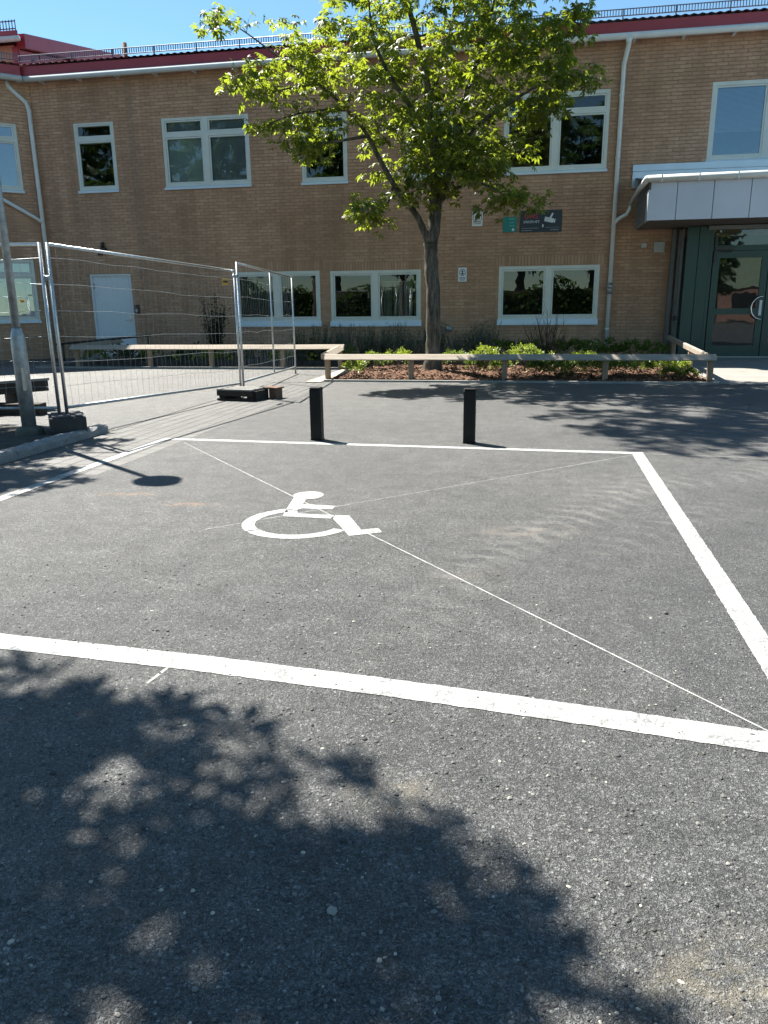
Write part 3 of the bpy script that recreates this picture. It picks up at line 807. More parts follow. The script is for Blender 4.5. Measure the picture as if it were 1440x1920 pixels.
# outer shell : back and end walls, so that no light falls in
mb=MB(); mb.quad((-13.97,31,0),(12,31,0),(12,31,8.6),(-13.97,31,8.6)); mb.quad((12,21.4,0),(12,31,0),(12,31,8.6),(12,21.4,7.6))
q=wing.p(9,0,0); r_=wing.p(9,-9,0)
mb.quad((q.x,q.y,0),(r_.x,r_.y,0),(r_.x,r_.y,8.6),(q.x,q.y,7.6)); mb.quad((r_.x,r_.y,0),(-13.97,31,0),(-13.97,31,8.6),(r_.x,r_.y,8.6))
mb.build('rear_wall',M['brick'],B)
# white door at the left
mb=MB(); main.box(mb,DOOR[0]+.05,DOOR[1]-.05,-.13,-.075,DOOR[2]+.02,DOOR[3]-.05); 
dr=mb.build('door',M['door_white'],B,'white steel side door')
mb=MB()
for (a,b,c,e) in ((DOOR[0],DOOR[0]+.05,DOOR[2],DOOR[3]),(DOOR[1]-.05,DOOR[1],DOOR[2],DOOR[3]),(DOOR[0]+.05,DOOR[1]-.05,DOOR[3]-.05,DOOR[3])): main.box(mb,a,b,-.13,-.02 if a>-12.74 and b<-11.46 else -.022,c,e)
mb.build('door_frame',M['door_white'],dr)
mb=MB(); main.box(mb,-11.62,-11.575,-.075,-.062,1.02,1.30); mb.tube([main.p(-11.6,-.065,1.1),main.p(-11.6,-.01,1.1),main.p(-11.74,-.01,1.1)],.011,6); mb.build('handle',M['chrome'],dr)
mb=MB(); main.box(mb,-12.70,-12.66,-.08,-.05,2.0,2.15); main.box(mb,-12.70,-12.66,-.08,-.05,.25,.4); mb.build('hinge',M['galv_dull'],dr)
mb=MB(); main.box(mb,DOOR[0]+.05,DOOR[1]-.05,-.075,-.07,.08,.30); mb.build('kick_plate',M['galv'],dr)
mb=MB(); main.box(mb,-12.9,-11.3,.002,.9,0.0,.10); mb.build('door_step',M['concrete'],B)

# ------------------------------------------------------------------ roof, gutters, pipes
def eave(fac,u0,u1,mitre):
    P=fac.p
    m=MB(); m.tube([P(u0,.32,7.53),P(u1,.32,7.53)],.075,10)
    m.build('gutter',M['gutter'],B)
    m=MB(); fac.box(m,u0,u1,.20,.235,7.58,7.86); m.build('fascia',M['red_metal'],B)
    m=MB(); fac.box(m,u0,u1,-.02,.20,7.605,7.65); m.build('eave_soffit',M['gutter'],B)
    # profiled sheet roof
    L=u1-u0; n=int(L/.03); vs=[];fs=[]
    for i in range(n+1):
        u=u0+L*i/n; hgt=.013*math.sin(u*2*math.pi/.19)
        for d,z in ((.30,7.90),(-.6,8.03),(-9.8,9.3)):
            dd=d; vs.append(P(u+ (0 if d>-5 else 0),dd,z+hgt))
    for i in range(n):
        for k in (0,1): fs.append((i*3+k,(i+1)*3+k,(i+1)*3+k+1,i*3+k+1))
    m=MB(); m.add(vs,fs,True); m.build('roof_sheet',M['roof_sheet'],B)
    m=MB(); zb=8.0; 
    m.tube([P(u0,.12,8.02),P(u1,.12,8.02)],.013,6); m.tube([P(u0,.12,8.16),P(u1,.12,8.16)],.012,6)
    u=u0
    while u<u1:
        fac.box(m,u,u+.018,.112,.128,8.03,8.155); u+=.066
    u=u0+.4
    while u<u1:
        fac.box(m,u,u+.03,-.25,.15,7.94,7.97); fac.box(m,u,u+.025,.10,.14,7.94,8.16); u+=1.2
    m.build('snow_guard',M['snow'],B)
    u=u0+.6
    while u<u1-.1:
        m=MB(); fac.box(m,u,u+.06,0.005,.26,7.46,7.60); m.build('rafter_end',M['gutter'],B); u+=1.12
eave(main,-14.12,12,0); eave(wing,.22,9,0)
def pipe(pts,r,name='downpipe',label=None,n=10):
    m=MB(); m.tube(pts,r,n); return m.build(name,M['white_metal'],B,label)
pr=pipe([(2.05,21.06,7.5),(2.05,21.1,7.33),(1.99,21.27,7.0),(1.99,21.31,6.8),(1.985,21.31,.22)],.055,label='downpipe between the upper right windows')
m=MB(); m.tube([(2.05,21.08,7.52),(2.05,21.08,7.36)],[.09,.06],10); m.build('outlet',M['white_metal'],pr)
m=MB()
for z in (6.3,4.9,3.3,.75): m.tube([(1.985,21.31,z),(1.985,21.31,z+.04)],.062,10); m.box(1.97,2.0,21.33,21.41,z+.005,z+.035)
m.build('pipe_clip',M['white_metal'],pr)
m=MB(); m.tube([(1.985,21.31,1.66),(1.985,21.31,1.9)],[.07,.075],12); m.tube([(1.985,21.27,1.84),(1.985,21.2,1.88)],[.06,.075],12); m.build('leaf_catcher',M['galv_dull'],pr)
m=MB(); m.tube([(2.36,21.22,3.82),(2.35,21.25,3.7),(2.28,21.29,3.58),(2.12,21.31,3.5),(1.99,21.31,3.38)],.05,10); m.build('branch_pipe',M['white_metal'],pr)
pl=pipe([(-14.38,21.0,7.5),(-14.36,21.02,7.36),(-14.05,21.28,7.0),(-13.97,21.25,6.8),(-13.93,21.25,.2)],.06,label='downpipe in the inner corner at the left')
m=MB(); m.tube([wing.p(1.6,.06,4.75),wing.p(.3,.1,4.0),(-13.93,21.25,3.84)],.05,10); m.build('branch_pipe',M['white_metal'],pl)

# ------------------------------------------------------------------ entrance
VY=20.55
vest=MB()
# grey corner post at the wall, side glazing bars, green cladding
vest.bbox(3.43,3.52,21.2,21.385,.1,3.2,.005); vest.build('corner_post',M['post_grey'],B)
m=MB(); m.box(3.545,3.60,20.98,21.1,.1,3.15); m.box(3.58,3.63,20.78,20.88,.1,3.15); m.build('side_bar',M['post_grey'],B)
m=MB(); m.box(3.56,3.64,20.66,21.2,1.0,1.10); m.box(3.56,3.64,20.66,21.2,.1,.22); m.build('side_rail',M['green_dark'],B)
m=MB(); m.quad((3.60,20.66,.1),(3.60,21.3,.1),(3.60,21.3,3.15),(3.60,20.66,3.15)); m.build('side_pane',M['glass'],B)
for (a,b) in ((3.66,3.93),(3.94,4.20)):
    m=MB(); m.bbox(a,b,VY,VY+.06,.10,3.18,.006); m.build('cladding_panel',M['green'],B)
m=MB(); m.box(4.20,7.6,VY+.02,VY+.10,3.10,3.18); m.box(4.20,4.27,VY,VY+.1,.1,3.10); m.box(4.27,7.6,VY+.012,VY+.1,2.62,2.74)
m.box(5.53,5.60,VY+.006,VY+.1,2.74,3.10); m.box(6.88,6.95,VY,VY+.1,.1,3.1); m.build('entrance_frame',M['green'],B)
m=MB(); m.box(4.12,7.6,VY-.04,VY-.01,3.10,3.19); m.build('entrance_lintel',M['post_grey'],B)
m=MB(); m.quad((4.27,VY+.06,2.74),(5.53,VY+.06,2.74),(5.53,VY+.06,3.10),(4.27,VY+.06,3.10)); m.quad((5.60,VY+.06,2.74),(6.88,VY+.06,2.74),(6.88,VY+.06,3.10),(5.60,VY+.06,3.10)); m.build('transom_pane',M['glass'],B)
def leaf_door(x0,x1,label):
    m=MB(); y0,y1=VY+.015,VY+.075; z0,z1=.115,2.61; st=.15
    m.box(x0,x0+st,y0,y1,z0,z1); m.box(x1-st,x1,y0,y1,z0,z1); m.box(x0+st,x1-st,y0+.002,y1,z1-.16,z1); m.box(x0+st,x1-st,y0+.002,y1,z0,z0+.26); m.box(x0+st,x1-st,y0+.002,y1,1.13,1.27)
    d=m.build('entrance_door',M['green'],B,label)
    for (a,b) in ((z0+.26,1.13),(1.27,z1-.16)):
        m=MB(); m.quad((x0+st-.01,VY+.045,a-.01),(x1-st+.01,VY+.045,a-.01),(x1-st+.01,VY+.045,b+.01),(x0+st-.01,VY+.045,b+.01)); m.build('pane',M['glass'],d)
    return d
d1=leaf_door(4.30,5.56,'green glazed door leaf with curved handle'); d2=leaf_door(5.58,6.86,'green glazed door leaf at the right edge')
m=MB(); pts=[(5.50-.24*math.sin(a),VY-.06,1.28-.27*math.cos(a)) for a in [math.pi*i/14 for i in range(15)]]
m.tube([(5.5,VY+.02,1.01)]+pts+[(5.5,VY+.02,1.55)],.014,8); m.build('handle',M['chrome'],d1)
m=MB(); m.box(5.455,5.515,VY+.003,VY+.014,1.10,1.46); m.build('lock_plate',M['ink_white'],d1)
m=MB(); m.box(4.32,4.75,VY-.05,VY+.012,2.63,2.70); m.box(4.30,4.36,VY-.03,VY+.01,2.35,2.95); m.tube([(4.7,VY-.03,2.6),(4.45,VY-.12,2.6)],.012,6); m.build('door_closer',M['dark_device'],d1)
m=MB(); m.box(5.72,5.9,VY+.035,VY+.04,2.30,2.44); m.build('door_sticker',M['ink_white'],d2)
m=MB(); m.box(3.6,7.6,VY+.1,21.35,3.19,3.21); m.build('vestibule_ceiling',M['room'],B)
m=MB(); m.box(4.2,7.6,VY-.02,VY+.2,.1,.114); m.build('threshold',M['galv'],B)
# canopy
CY=19.1; cx=[2.53,3.10,3.87,4.64,5.41,6.18,6.95,7.7]
m=MB(); m.box(2.55,7.7,CY+.03,21.38,3.245,3.30); cn=m.build('canopy',M['soffit'],B)
for i in range(34):
    x=2.56+i*.15
m=MB()
for i in range(16): 
    y=CY+.05+i*.145; m.box(2.56,7.7,y,y+.125,3.215,3.243)
m.build('soffit_board',M['soffit'],cn)
m=MB(); a=cx[0]
pn=None
for a,b in zip(cx[:-1],cx[1:]):
    m=MB(); m.bbox(a+.006,b-.006,CY-.012,CY+.02,3.215,4.03,.005); m.build('canopy_panel',M['canopy'],cn)
m=MB(); m.box(2.53,7.7,CY+.022,CY+.04,3.25,4.0); m.build('canopy_backing',M['dark_device'],cn)
m=MB(); y=CY+.0
m.add([(2.545,CY+.02,3.215),(2.545,21.38,3.215),(2.545,21.38,4.40),(2.545,CY+.02,4.03)],[(0,3,2,1)])
for i in range(9):
    y=CY+.04+i*.26; m.box(2.505,2.543,y,y+.05,3.215,4.02+.16*(y-CY))
m.build('side_sheet',M['canopy_side'],cn)
m=MB(); m.bbox(2.49,2.543,CY-.01,CY+.3,3.213,3.86,.004); m.build('corner_trim',M['canopy'],cn)
m=MB(); m.add([(2.45,CY-.02,4.06),(7.7,CY-.02,4.06),(7.7,21.38,4.44),(2.45,21.38,4.44)],[(0,1,2,3)]); m.add([(2.45,CY-.02,4.045),(7.7,CY-.02,4.045),(7.7,21.38,4.425),(2.45,21.38,4.425)],[(0,3,2,1)]); m.build('canopy_roof',M['flashing'],cn)
m=MB(); m.box(2.37,7.7,21.33,21.395,4.20,4.58); m.box(2.365,7.7,21.31,21.398,4.585,4.735); m.build('flashing',M['flashing'],cn)
m=MB(); m.tube([(2.44,CY-.09,4.075),(7.7,CY-.09,4.10)],.075,10); m.tube([(2.44,CY-.1,4.08),(2.38,20.0,3.97),(2.35,21.22,3.82)],[.075,.06,.05],8)
m.build('canopy_gutter',M['gutter'],cn)
for x in (2.72,3.5,4.3,5.1,5.9,6.7):
    m=MB(); m.box(x,x+.03,CY-.17,CY-.01,4.0,4.15); m.build('gutter_bracket',M['gutter'],cn)

# ------------------------------------------------------------------ building behind with the higher red roof
RB=empty('rear_building',(-18,27,0),'taller building behind with red metal gable and its own eave','building')
u=Vector((.30,.954,0)); P0=Vector((-16.95,26,0))
m=MB(); m.quad((-30,26,0),(-17.35,26,0),(-17.35,26,10.0),(-30,26,10.0)); m.build('wall',M['brick'],RB)
m=MB(); m.box(-17.42,-17.22,25.97,26.1,7.5,9.95); m.build('corner_trim',M['red_metal'],RB)
e1=Vector((-17.6,34,0))
G=lambda t,z:(P0.x-.25+(e1.x-P0.x)*t*1.0,P0.y+8*t,z)
m=MB(); 
for k in range(6):
    t0,t1=k/6+.003,(k+1)/6-.003
    m.quad(G(t0,7.5),G(t1,7.5),G(t1,9.85+1.45*t1),G(t0,9.85+1.45*t0))
m.build('gable_sheet',M['red_metal'],RB)
m=MB(); m.quad(G(0,7.5),G(1,7.5),G(1,11.2),G(0,9.8))
vs=[]
Vp=lambda t,z,dx:(P0.x+(e1.x-P0.x)*t+dx,P0.y+8*t,z)
m=MB(); m.add([Vp(0,9.88,.02),Vp(1,11.38,.02),Vp(1,11.92,.02),Vp(0,10.32,.02),Vp(0,9.88,-.3),Vp(1,11.38,-.3),Vp(1,11.92,-.3),Vp(0,10.32,-.3)],[(0,1,2,3),(0,4,5,1),(3,2,6,7),(0,3,7,4),(1,5,6,2)]); m.build('verge',M['red_metal'],RB)
m=MB(); m.quad((-30,25.7,10.15),(-17.0,25.7,10.15),(-17.7,34,11.9),(-30,34,11.9)); m.box(-30,-16.98,25.68,25.72,10.08,10.33); m.build('roof',M['red_metal'],RB)
m=MB(); m.tube([(-30,25.58,10.05),(-16.86,25.58,10.05)],.085,10); m.build('gutter',M['gutter'],RB)
m=MB(); m.tube([(-30,25.75,10.4),(-17.05,25.75,10.4)],.018,6); m.tube([(-30,25.75,10.62),(-17.05,25.75,10.62)],.018,6)
x=-24.0
while x<-17.05: m.box(x,x+.025,25.74,25.76,10.32,10.66); x+=.11
m.build('snow_guard',M['snow'],RB)
m=MB(); m.quad((-30,26,0),(-30,34,0),(-30,34,12),(-30,26,10)); m.quad((-30,34,0),(-17.6,34,0),(-17.6,34,11.9),(-30,34,11.9)); m.build('wall',M['brick'],RB)
m=MB(); m.tube([(-15.42,30,9.0),(-15.42,30,11.1)],.085,12); tag(m.build('vent_pipe',M['brown_wood']),'short brown metal vent pipe standing on the roof','vent pipe')
ORD=['leftmost','second from the left','third from the left','fourth from the left','fifth from the left','sixth from the left','seventh from the left','eighth from the left','ninth from the left','tenth from the left','eleventh from the left','twelfth from the left','rightmost']

# ------------------------------------------------------------------ signs and small fittings on the wall
def text(body,size,loc,parent,mat,name='lettering',align='LEFT',ext=.001):
    c=bpy.data.curves.new(name,'FONT'); c.body=body; c.size=size; c.extrude=ext; c.align_x=align
    fo=bpy.data.objects.new('lettering_source',c); COL.objects.link(fo)
    me=bpy.data.meshes.new_from_object(fo.evaluated_get(bpy.context.evaluated_depsgraph_get()))
    bpy.data.objects.remove(fo); me.name=name
    o=bpy.data.objects.new(name,me); COL.objects.link(o); o.parent=parent
    o.rotation_euler=(R(90),0,0); o.location=Vector(loc)-wpos(parent)
    me.materials.clear(); me.materials.append(M[mat]); return o
WY=21.4
def plate(name,x0,x1,z0,z1,mat,label,cat='sign'):
    m=MB(); m.bbox(x0,x1,WY-.022,WY-.004,z0,z1,.003)
    return tag(m.build(name,M[mat]),label,cat)
def bars(parent,mat,items,name='print'):
    m=MB()
    for (a,b,c,d) in items: m.box(a,b,WY-.0245,WY-.0215,c,d)
    return m.build(name,M[mat],parent)
SY=WY-.0245
s1=plate('wall_sign',-1.60,-1.33,3.42,3.77,'sign_white','small white sign with black pictogram under the tree branch, upper left of the green sign')
bars(s1,'ink_black',[(-1.575,-1.355,3.565,3.575),(-1.575,-1.355,3.735,3.745),(-1.575,-1.565,3.575,3.735),(-1.365,-1.355,3.575,3.735)],'border')
m=MB(); m.add([(-1.53,SY,3.60),(-1.40,SY,3.60),(-1.40,SY,3.66),(-1.44,SY,3.70),(-1.47,SY,3.67),(-1.50,SY,3.71),(-1.53,SY,3.66)],[tuple(range(7))]); m.build('pictogram',M['ink_black'],s1)
x=-1.565
for w_ in (.03,.02,.028,.018,.03,.026): 
    pass
bars(s1,'ink_black',[(-1.565+i*.034,-1.565+i*.034+.024,3.51,3.54) for i in range(6)]+[(-1.565,-1.37,3.47,3.485)],'print')
s2=plate('wall_sign',-.80,-.44,3.25,3.62,'sign_teal','square teal green sign left of the dark camera sign')
bars(s2,'ink_mint',[(-.65,-.50,3.565,3.578),(-.63,-.52,3.475,3.485),(-.63,-.50,3.40,3.41)],'print')
m=MB(); m.add([(-.535+.032*math.cos(i*.3927),SY,3.305+.036*math.sin(i*.3927)) for i in range(16)],[tuple(range(16))]); m.build('emblem',M['ink_white'],s2)
s3=plate('wall_sign',-.37,.70,3.23,3.76,'sign_dark','wide dark blue sign with red letters and white camera symbol')
text('CWS',.155,(-.25,SY,3.565),s3,'ink_red'); text('SÄKERHET',.088,(-.275,SY,3.455),s3,'ink_white')
bars(s3,'ink_grey',[(-.31,.12,3.325,3.335),(.30,.66,3.335,3.342)],'line')
bars(s3,'ink_grey',[(-.31+i*.03,-.31+i*.03+.02,3.265,3.285) for i in range(9)]+[(.42+i*.03,.42+i*.03+.02,3.27,3.295) for i in range(7)],'print')
m=MB(); c0=Vector((.39,SY,3.52)); ca,sa=math.cos(-.22),math.sin(-.22)
def rc(x,z): return (c0.x+x*ca-z*sa,SY,c0.z+x*sa+z*ca)
m.add([rc(-.13,-.055),rc(.10,-.055),rc(.10,.055),rc(-.13,.055)],[(0,1,2,3)]); m.add([rc(.10,-.02),rc(.145,-.055),rc(.145,.055),rc(.10,.035)],[(0,1,2,3)])
m.add([rc(-.02,.057),rc(.03,.05),rc(.06,.17),rc(.02,.18)],[(0,1,2,3)]); m.build('camera_symbol',M['ink_white'],s3)
m=MB(); m.add([(.20,SY,3.36),(.235,SY,3.34),(.245,SY,3.40),(.215,SY,3.43)],[(0,1,2,3)]); m.build('emblem',M['ink_white'],s3)
s4=plate('wall_sign',-1.95,-1.72,2.03,2.39,'sign_white','small white sign with blue ring symbol right of the tree trunk')
m=MB(); n=24; ring=[]
for i in range(n): 
    a=2*math.pi*i/n; ring+=[(-1.835+.085*math.cos(a),SY,2.265+.085*math.sin(a)),(-1.835+.068*math.cos(a),SY,2.265+.068*math.sin(a))]
m.add(ring,[(2*i,2*((i+1)%n),2*((i+1)%n)+1,2*i+1) for i in range(n)]); m.build('ring',M['ink_blue'],s4)
m=MB(); m.add([(-1.835+.026*math.cos(i*.785),SY,2.29+.026*math.sin(i*.785)) for i in range(8)],[tuple(range(8))]); m.add([(-1.87,SY,2.215),(-1.80,SY,2.215),(-1.815,SY,2.26),(-1.855,SY,2.26)],[(0,1,2,3)]); m.build('pictogram',M['ink_black'],s4)
bars(s4,'ink_blue',[(-1.92,-1.75,2.125,2.14),(-1.91,-1.76,2.09,2.105),(-1.90,-1.77,2.06,2.07)],'print')
# small fittings
m=MB(); m.bbox(-12.27,-12.10,21.28,21.395,2.98,3.14,.01); wl_=empty('wall_lamp',(-12.19,21.4,3.0),'small dark wall lamp above the white side door','lamp'); m.build('housing',M['dark_device'],wl_)
m=MB(); m.tube([(-12.19,21.33,3.14),(-12.19,21.33,3.28)],.05,8); m.build('cap',M['dark_device'],wl_)
m=MB(); m.bbox(-12.36,-12.24,21.30,21.395,2.93,3.0,.01); m.build('bracket',M['dark_device'],wl_)
m=MB(); m.bbox(-11.38,-11.25,21.33,21.395,1.28,1.54,.012); ic=tag(m.build('door_intercom',M['dark_device']),'black entry keypad on the brick beside the white door','intercom')
m=MB(); m.box(-11.35,-11.28,21.325,21.332,1.33,1.42); m.build('keypad',M['galv_dull'],ic)
m=MB(); m.bbox(2.70,2.84,21.34,21.395,2.78,2.90,.01); tag(m.build('junction_box',M['cream_box']),'tiny cream box under the canopy, left of the larger one','junction box')
m=MB(); m.bbox(3.01,3.28,21.33,21.395,2.66,2.92,.012); jb=tag(m.build('junction_box',M['cream_box']),'larger square cream box under the canopy beside the corner post','junction box')
m=MB(); m.box(3.06,3.23,21.322,21.331,2.71,2.87); m.build('cover',M['cream_box'],jb)
m=MB(); m.tube([(-2.18,21.40,.80),(-2.18,21.35,.80)],[.085,.07],14); tag(m.build('wall_vent',M['galv_dull']),'round grey vent cap low on the wall right of the trunk','vent')

# ------------------------------------------------------------------ low timber rails
def rail(name,segs,posts,label,zt):
    r=empty(name,(segs[0][0][0],segs[0][0][1],0),label,'railing')
    for (a,b) in segs:
        a=Vector(a); b=Vector(b); d=(b-a); n=Vector((-d.y,d.x,0)).normalized()*.075
        m=MB(); e=d.normalized()*.0
        k=max(2,int(d.length/.5)); vs=[];fs=[]
        for i in range(k+1):
            p=a+d*i/k; w_=rng.uniform(-.003,.003)
            ring=[(-.085,-.062),(-.092,-.045),(.02,.044),(.06,.048),(.075,.03),(.07,-.062)]
            nn=n.normalized()
            vs+=[p+nn*(s+w_)+Vector((0,0,z+w_*.5)) for s,z in ring]
        for i in range(k):
            for j in range(6): fs.append((i*6+j,(i+1)*6+j,(i+1)*6+(j+1)%6,i*6+(j+1)%6))
        fs.append(tuple(range(5,-1,-1))); fs.append(tuple(k*6+j for j in range(6)))
        m.add(vs,fs); m.build('rail_beam',M['rail'] if abs(d.x)>abs(d.y) else M['rail_y'],r)
    for (x,y,z0,z1) in posts:
        m=MB(); m.bbox(x-.05,x+.05,y-.045,y+.045,z0,z1-.06,.006); m.build('post',M['rail_post'],r)
    return r
rail('timber_rail',[((-3.99,14.96,.455),(3.34,14.96,.455)),((-4.02,15.05,.46),(-4.32,17.58,.50)),((3.27,15.05,.46),(3.42,20.3,.60))],
     [(-3.94,14.98,0,.455),(-2.26,14.98,0,.455),(-.45,14.98,0,.455),(1.41,14.98,0,.455),(3.26,14.98,0,.455),(-4.30,17.5,0,.50),(3.33,17.2,0,.5),(3.39,19.6,.05,.57)],'low weathered timber rail around the mulch bed in front of the tree',.46)
rail('timber_rail',[((-11.25,17.68,.515),(-4.25,17.68,.515)),((-11.22,17.76,.515),(-11.5,20.6,.56))],
     [(-11.1,17.70,0,.515),(-9.15,17.70,0,.515),(-7.55,17.70,0,.515),(-5.75,17.70,0,.515),(-11.48,20.4,0,.55)],'low weathered timber rail behind the wire fence before the white door',.515)
# sloping dark handrail of the ramp before the white door
hr=empty('ramp_handrail',(-11.5,19.8,0),'dark sloping handrail between the white door and the timber rail','handrail')
m=MB(); m.tube([(-13.1,19.9,.48),(-10.2,19.9,.72)],.03,8); m.build('rail_tube',M['dark_device'],hr)
for x,z in ((-12.9,.49),(-11.6,.6),(-10.3,.71)):
    m=MB(); m.tube([(x,19.9,0),(x,19.9,z)],.02,6); m.build('post',M['dark_device'],hr)

# ------------------------------------------------------------------ bollards
def bollard(x,y,lab):
    b=empty('bollard',(x,y,0),lab,'bollard','black bollards at the head of the bay')
    b.rotation_euler=(0,0,0)
    m=MB(); m.bbox(x-.062,x+.062,y-.055,y+.055,-.1,.555,.006); m.build('post',M['black'],b)
    m=MB(); m.bbox(x-.0605,x+.0605,y-.0535,y+.0535,.558,.572,.004); m.build('cap',M['black'],b)
    m=MB(); m.box(x-.066,x+.066,y-.059,y+.059,0,.008); m.build('base_collar',M['black'],b)
bollard(-2.25,8.02,'square black bollard nearer the wire fence, in front of the bed corner post')
bollard(-.59,8.02,'square black bollard straight below the small white sign, in the edge of tree shade')

# ------------------------------------------------------------------ lamp post
LX,LY=-5.52,7.69
lp=empty('street_lamp',(LX,LY,0),'galvanised lamp post with thicker lower section at the left edge','street lamp')
m=MB(); m.lathe(LX,LY,[(.078,.08),(.078,1.06),(.070,1.14),(.048,1.22)],18); m.build('lower_post',M['galv_dull'],lp)
m=MB(); m.tube([(LX,LY,1.2),(LX,LY,4.05)],[.042,.036],14); m.build('upper_post',M['galv_dull'],lp)
m=MB(); m.lathe(LX,LY,[(.16,-.05),(.15,.09),(.125,.135),(.078,.145)],10); m.build('foundation',M['soil_concrete'],lp)
m=MB(); m.lathe(LX,LY,[(.04,4.0),(.09,4.06),(.195,4.13),(.205,4.17),(.15,4.30),(.07,4.37),(.03,4.4)],24); m.build('lamp_shade',M['lamp_shade'],lp)
m=MB(); m.box(LX+.05,LX+.085,LY-.09,LY-.07,.55,.80); m.build('service_hatch',M['galv'],lp)

# ------------------------------------------------------------------ temporary wire fence
def fence_panel(a,b,z,hgt,label,mid=False,tagged=False,endpost=0.0,sag=1.0):
    a=Vector((a[0],a[1],0)); b=Vector((b[0],b[1],0)); d=b-a; L=d.length; t=d.normalized(); n=Vector((-t.y,t.x,0))
    za,zb=z
    P=lambda s,h,o=0:(a+t*s+n*o)+Vector((0,0,za+(zb-za)*s/L+h))
    r=empty('wire_fence_panel',(a.x,a.y,0),label,'fence panel','temporary wire fence panels')
    for s in (0,L):
        m=MB(); lo=-.12 if s==0 else -.12-endpost
        m.tube([P(s,lo),P(s,hgt)],.02,8); m.build('post',M['galv'],r)
    m=MB(); m.tube([P(0,hgt-.02),P(L,hgt-.02)],.018,8); m.build('top_tube',M['galv'],r)
    m=MB(); m.tube([P(0,.10),P(L,.10)],.018,8); m.build('bottom_tube',M['galv_dull'],r)
    if mid:
        m=MB(); m.tube([P(L*.53,.10),P(L*.53,hgt-.02)],.016,8); m.build('middle_post',M['galv'],r)
    rr=random.Random(int(abs(a.x)*1000)); m=MB(); w_=.0014
    k=int(L/.115)
    for i in range(1,k):
        s=L*i/k; off=[rr.uniform(-.012,.012)*sag for _ in range(8)]
        pts=[P(s+(off[j] if 0<j<7 else 0),.10+(hgt-.12)*j/7,off[-j-1]) for j in range(8)]
        m.tube(pts,w_,3,False)
    hs=[.34,.62,.9,1.18,1.46,1.74] if hgt>1.7 else [.3,.6,.9,1.2,1.5]
    for h in hs:
        off=[rr.uniform(-.018,.018)*sag for _ in range(9)]
        if h in(.62,1.18): off2=.05
        pts=[P(L*j/8,h+(off[j] if 0<j<8 else 0),rr.uniform(-.015,.015) if 0<j<8 else 0) for j in range(9)]
        m.tube(pts,w_*1.5,4,False)
    m.build('wire_mesh',M['galv_dull'],r)
    if tagged:
        s=L-.22; m=MB()
        m.obox(P(s-.13,hgt-.25,.02),t*.17,n*.006,Vector((0,0,.10))); yt=m.build('name_tag',M['yellow'],r)
        m=MB(); m.obox(P(s-.115,hgt-.215,.0175),t*.14,n*.002,Vector((0,0,.03))); m.obox(P(s-.115,hgt-.215,.0265),t*.14,n*.002,Vector((0,0,.03))); m.build('print',M['ink_black'],yt)
    return r
FA=(-5.22,7.98); FB=(-4.66,12.14); FC=(-5.02,16.3)
fence_panel((-9.0,7.35),(-5.29,7.94),(.2,.22),1.90,'wire fence panel running out of frame behind the lamp post',sag=2.4)
fence_panel(FA,(-4.685,12.11),(.22,.10),1.90,'wire fence panel with yellow tag standing before the white door',tagged=True)
fence_panel((-4.655,12.165),FC,(.12,.05),2.0,'wire fence panel with middle post leading away towards the timber rail',mid=True,endpost=.0)
m=MB(); m.tube([(-5.30,7.945,1.75),(-5.21,7.985,1.75)],.025,8); tag(m.build('fence_clamp',M['galv_dull']),'steel clamp joining the two fence posts beside the lamp','fence clamp')
m=MB(); m.tube([(-4.70,12.09,1.9),(-4.65,12.17,1.9)],.027,8); tag(m.build('fence_clamp',M['galv_dull']),'steel clamp at the fence corner right of the yellow tag','fence clamp')
# fence feet
ff=empty('fence_block',(-5.18,7.93,.085),'black plastic fence foot on the granite kerb end, beside the lamp post','fence foot')
ft=Vector((math.cos(.62),math.sin(.62),0)); fn=Vector((-ft.y,ft.x,0)); fo=Vector((-5.19,7.92,.07))-ft*.19-fn*.27
m=MB(); m.obox(fo,ft*.38,fn*.54,Vector((0,0,.165))); m.build('block',M['black_plastic'],ff)
m=MB(); m.obox(fo+ft*.03+fn*.03+Vector((0,0,.165)),ft*.32,fn*.48,Vector((0,0,.018))); m.build('top_plate',M['black_plastic'],ff)
for s in (.05,.24):
    m=MB(); m.obox(fo+ft*s-fn*.012+Vector((0,0,.0)),ft*.09,fn*.011,Vector((0,0,.05))); m.build('moulded_rib',M['black_plastic'],ff)
# wooden and plastic crate foot
cf=empty('fence_block',(-4.35,11.7,0),'dark slatted pallet foot with brown wooden block under the fence corner','fence foot')
def pb_(m,x0,x1,y0,y1,z0,z1,ang=-.18,c=(-4.35,11.75)):
    ca,sa=math.cos(ang),math.sin(ang)
    o=(c[0]+x0*ca-y0*sa,c[1]+x0*sa+y0*ca,z0)
    m.obox(o,Vector((ca,sa,0))*(x1-x0),Vector((-sa,ca,0))*(y1-y0),Vector((0,0,z1-z0)))
m=MB(); pb_(m,-.40,.22,-.42,-.39,.075,.155); m.build('front_board',M['dark_wood'],cf)
m=MB(); pb_(m,-.40,.22,-.42,-.39,.0,.035); m.build('bottom_board',M['dark_wood'],cf)
for x in (-.38,.12):
    m=MB(); pb_(m,x,x+.1,-.385,.1,.0,.15); m.build('runner',M['dark_wood'],cf)
for y in (-.42,-.25,-.08):
    m=MB(); pb_(m,-.40,.22,y,y+.13,.158,.18); m.build('top_board',M['bench_top'],cf)
m=MB(); pb_(m,.20,.26,-.35,.05,0,.15); m.build('end_board',M['dark_wood'],cf)
m=MB(); pb_(m,.30,.42,.0,.22,0,.155); m.build('wooden_block',M['brown_wood'],cf)
m=MB(); pb_(m,.10,.44,-.02,.25,.158,.178); m.build('block_board',M['brown_wood'],cf)

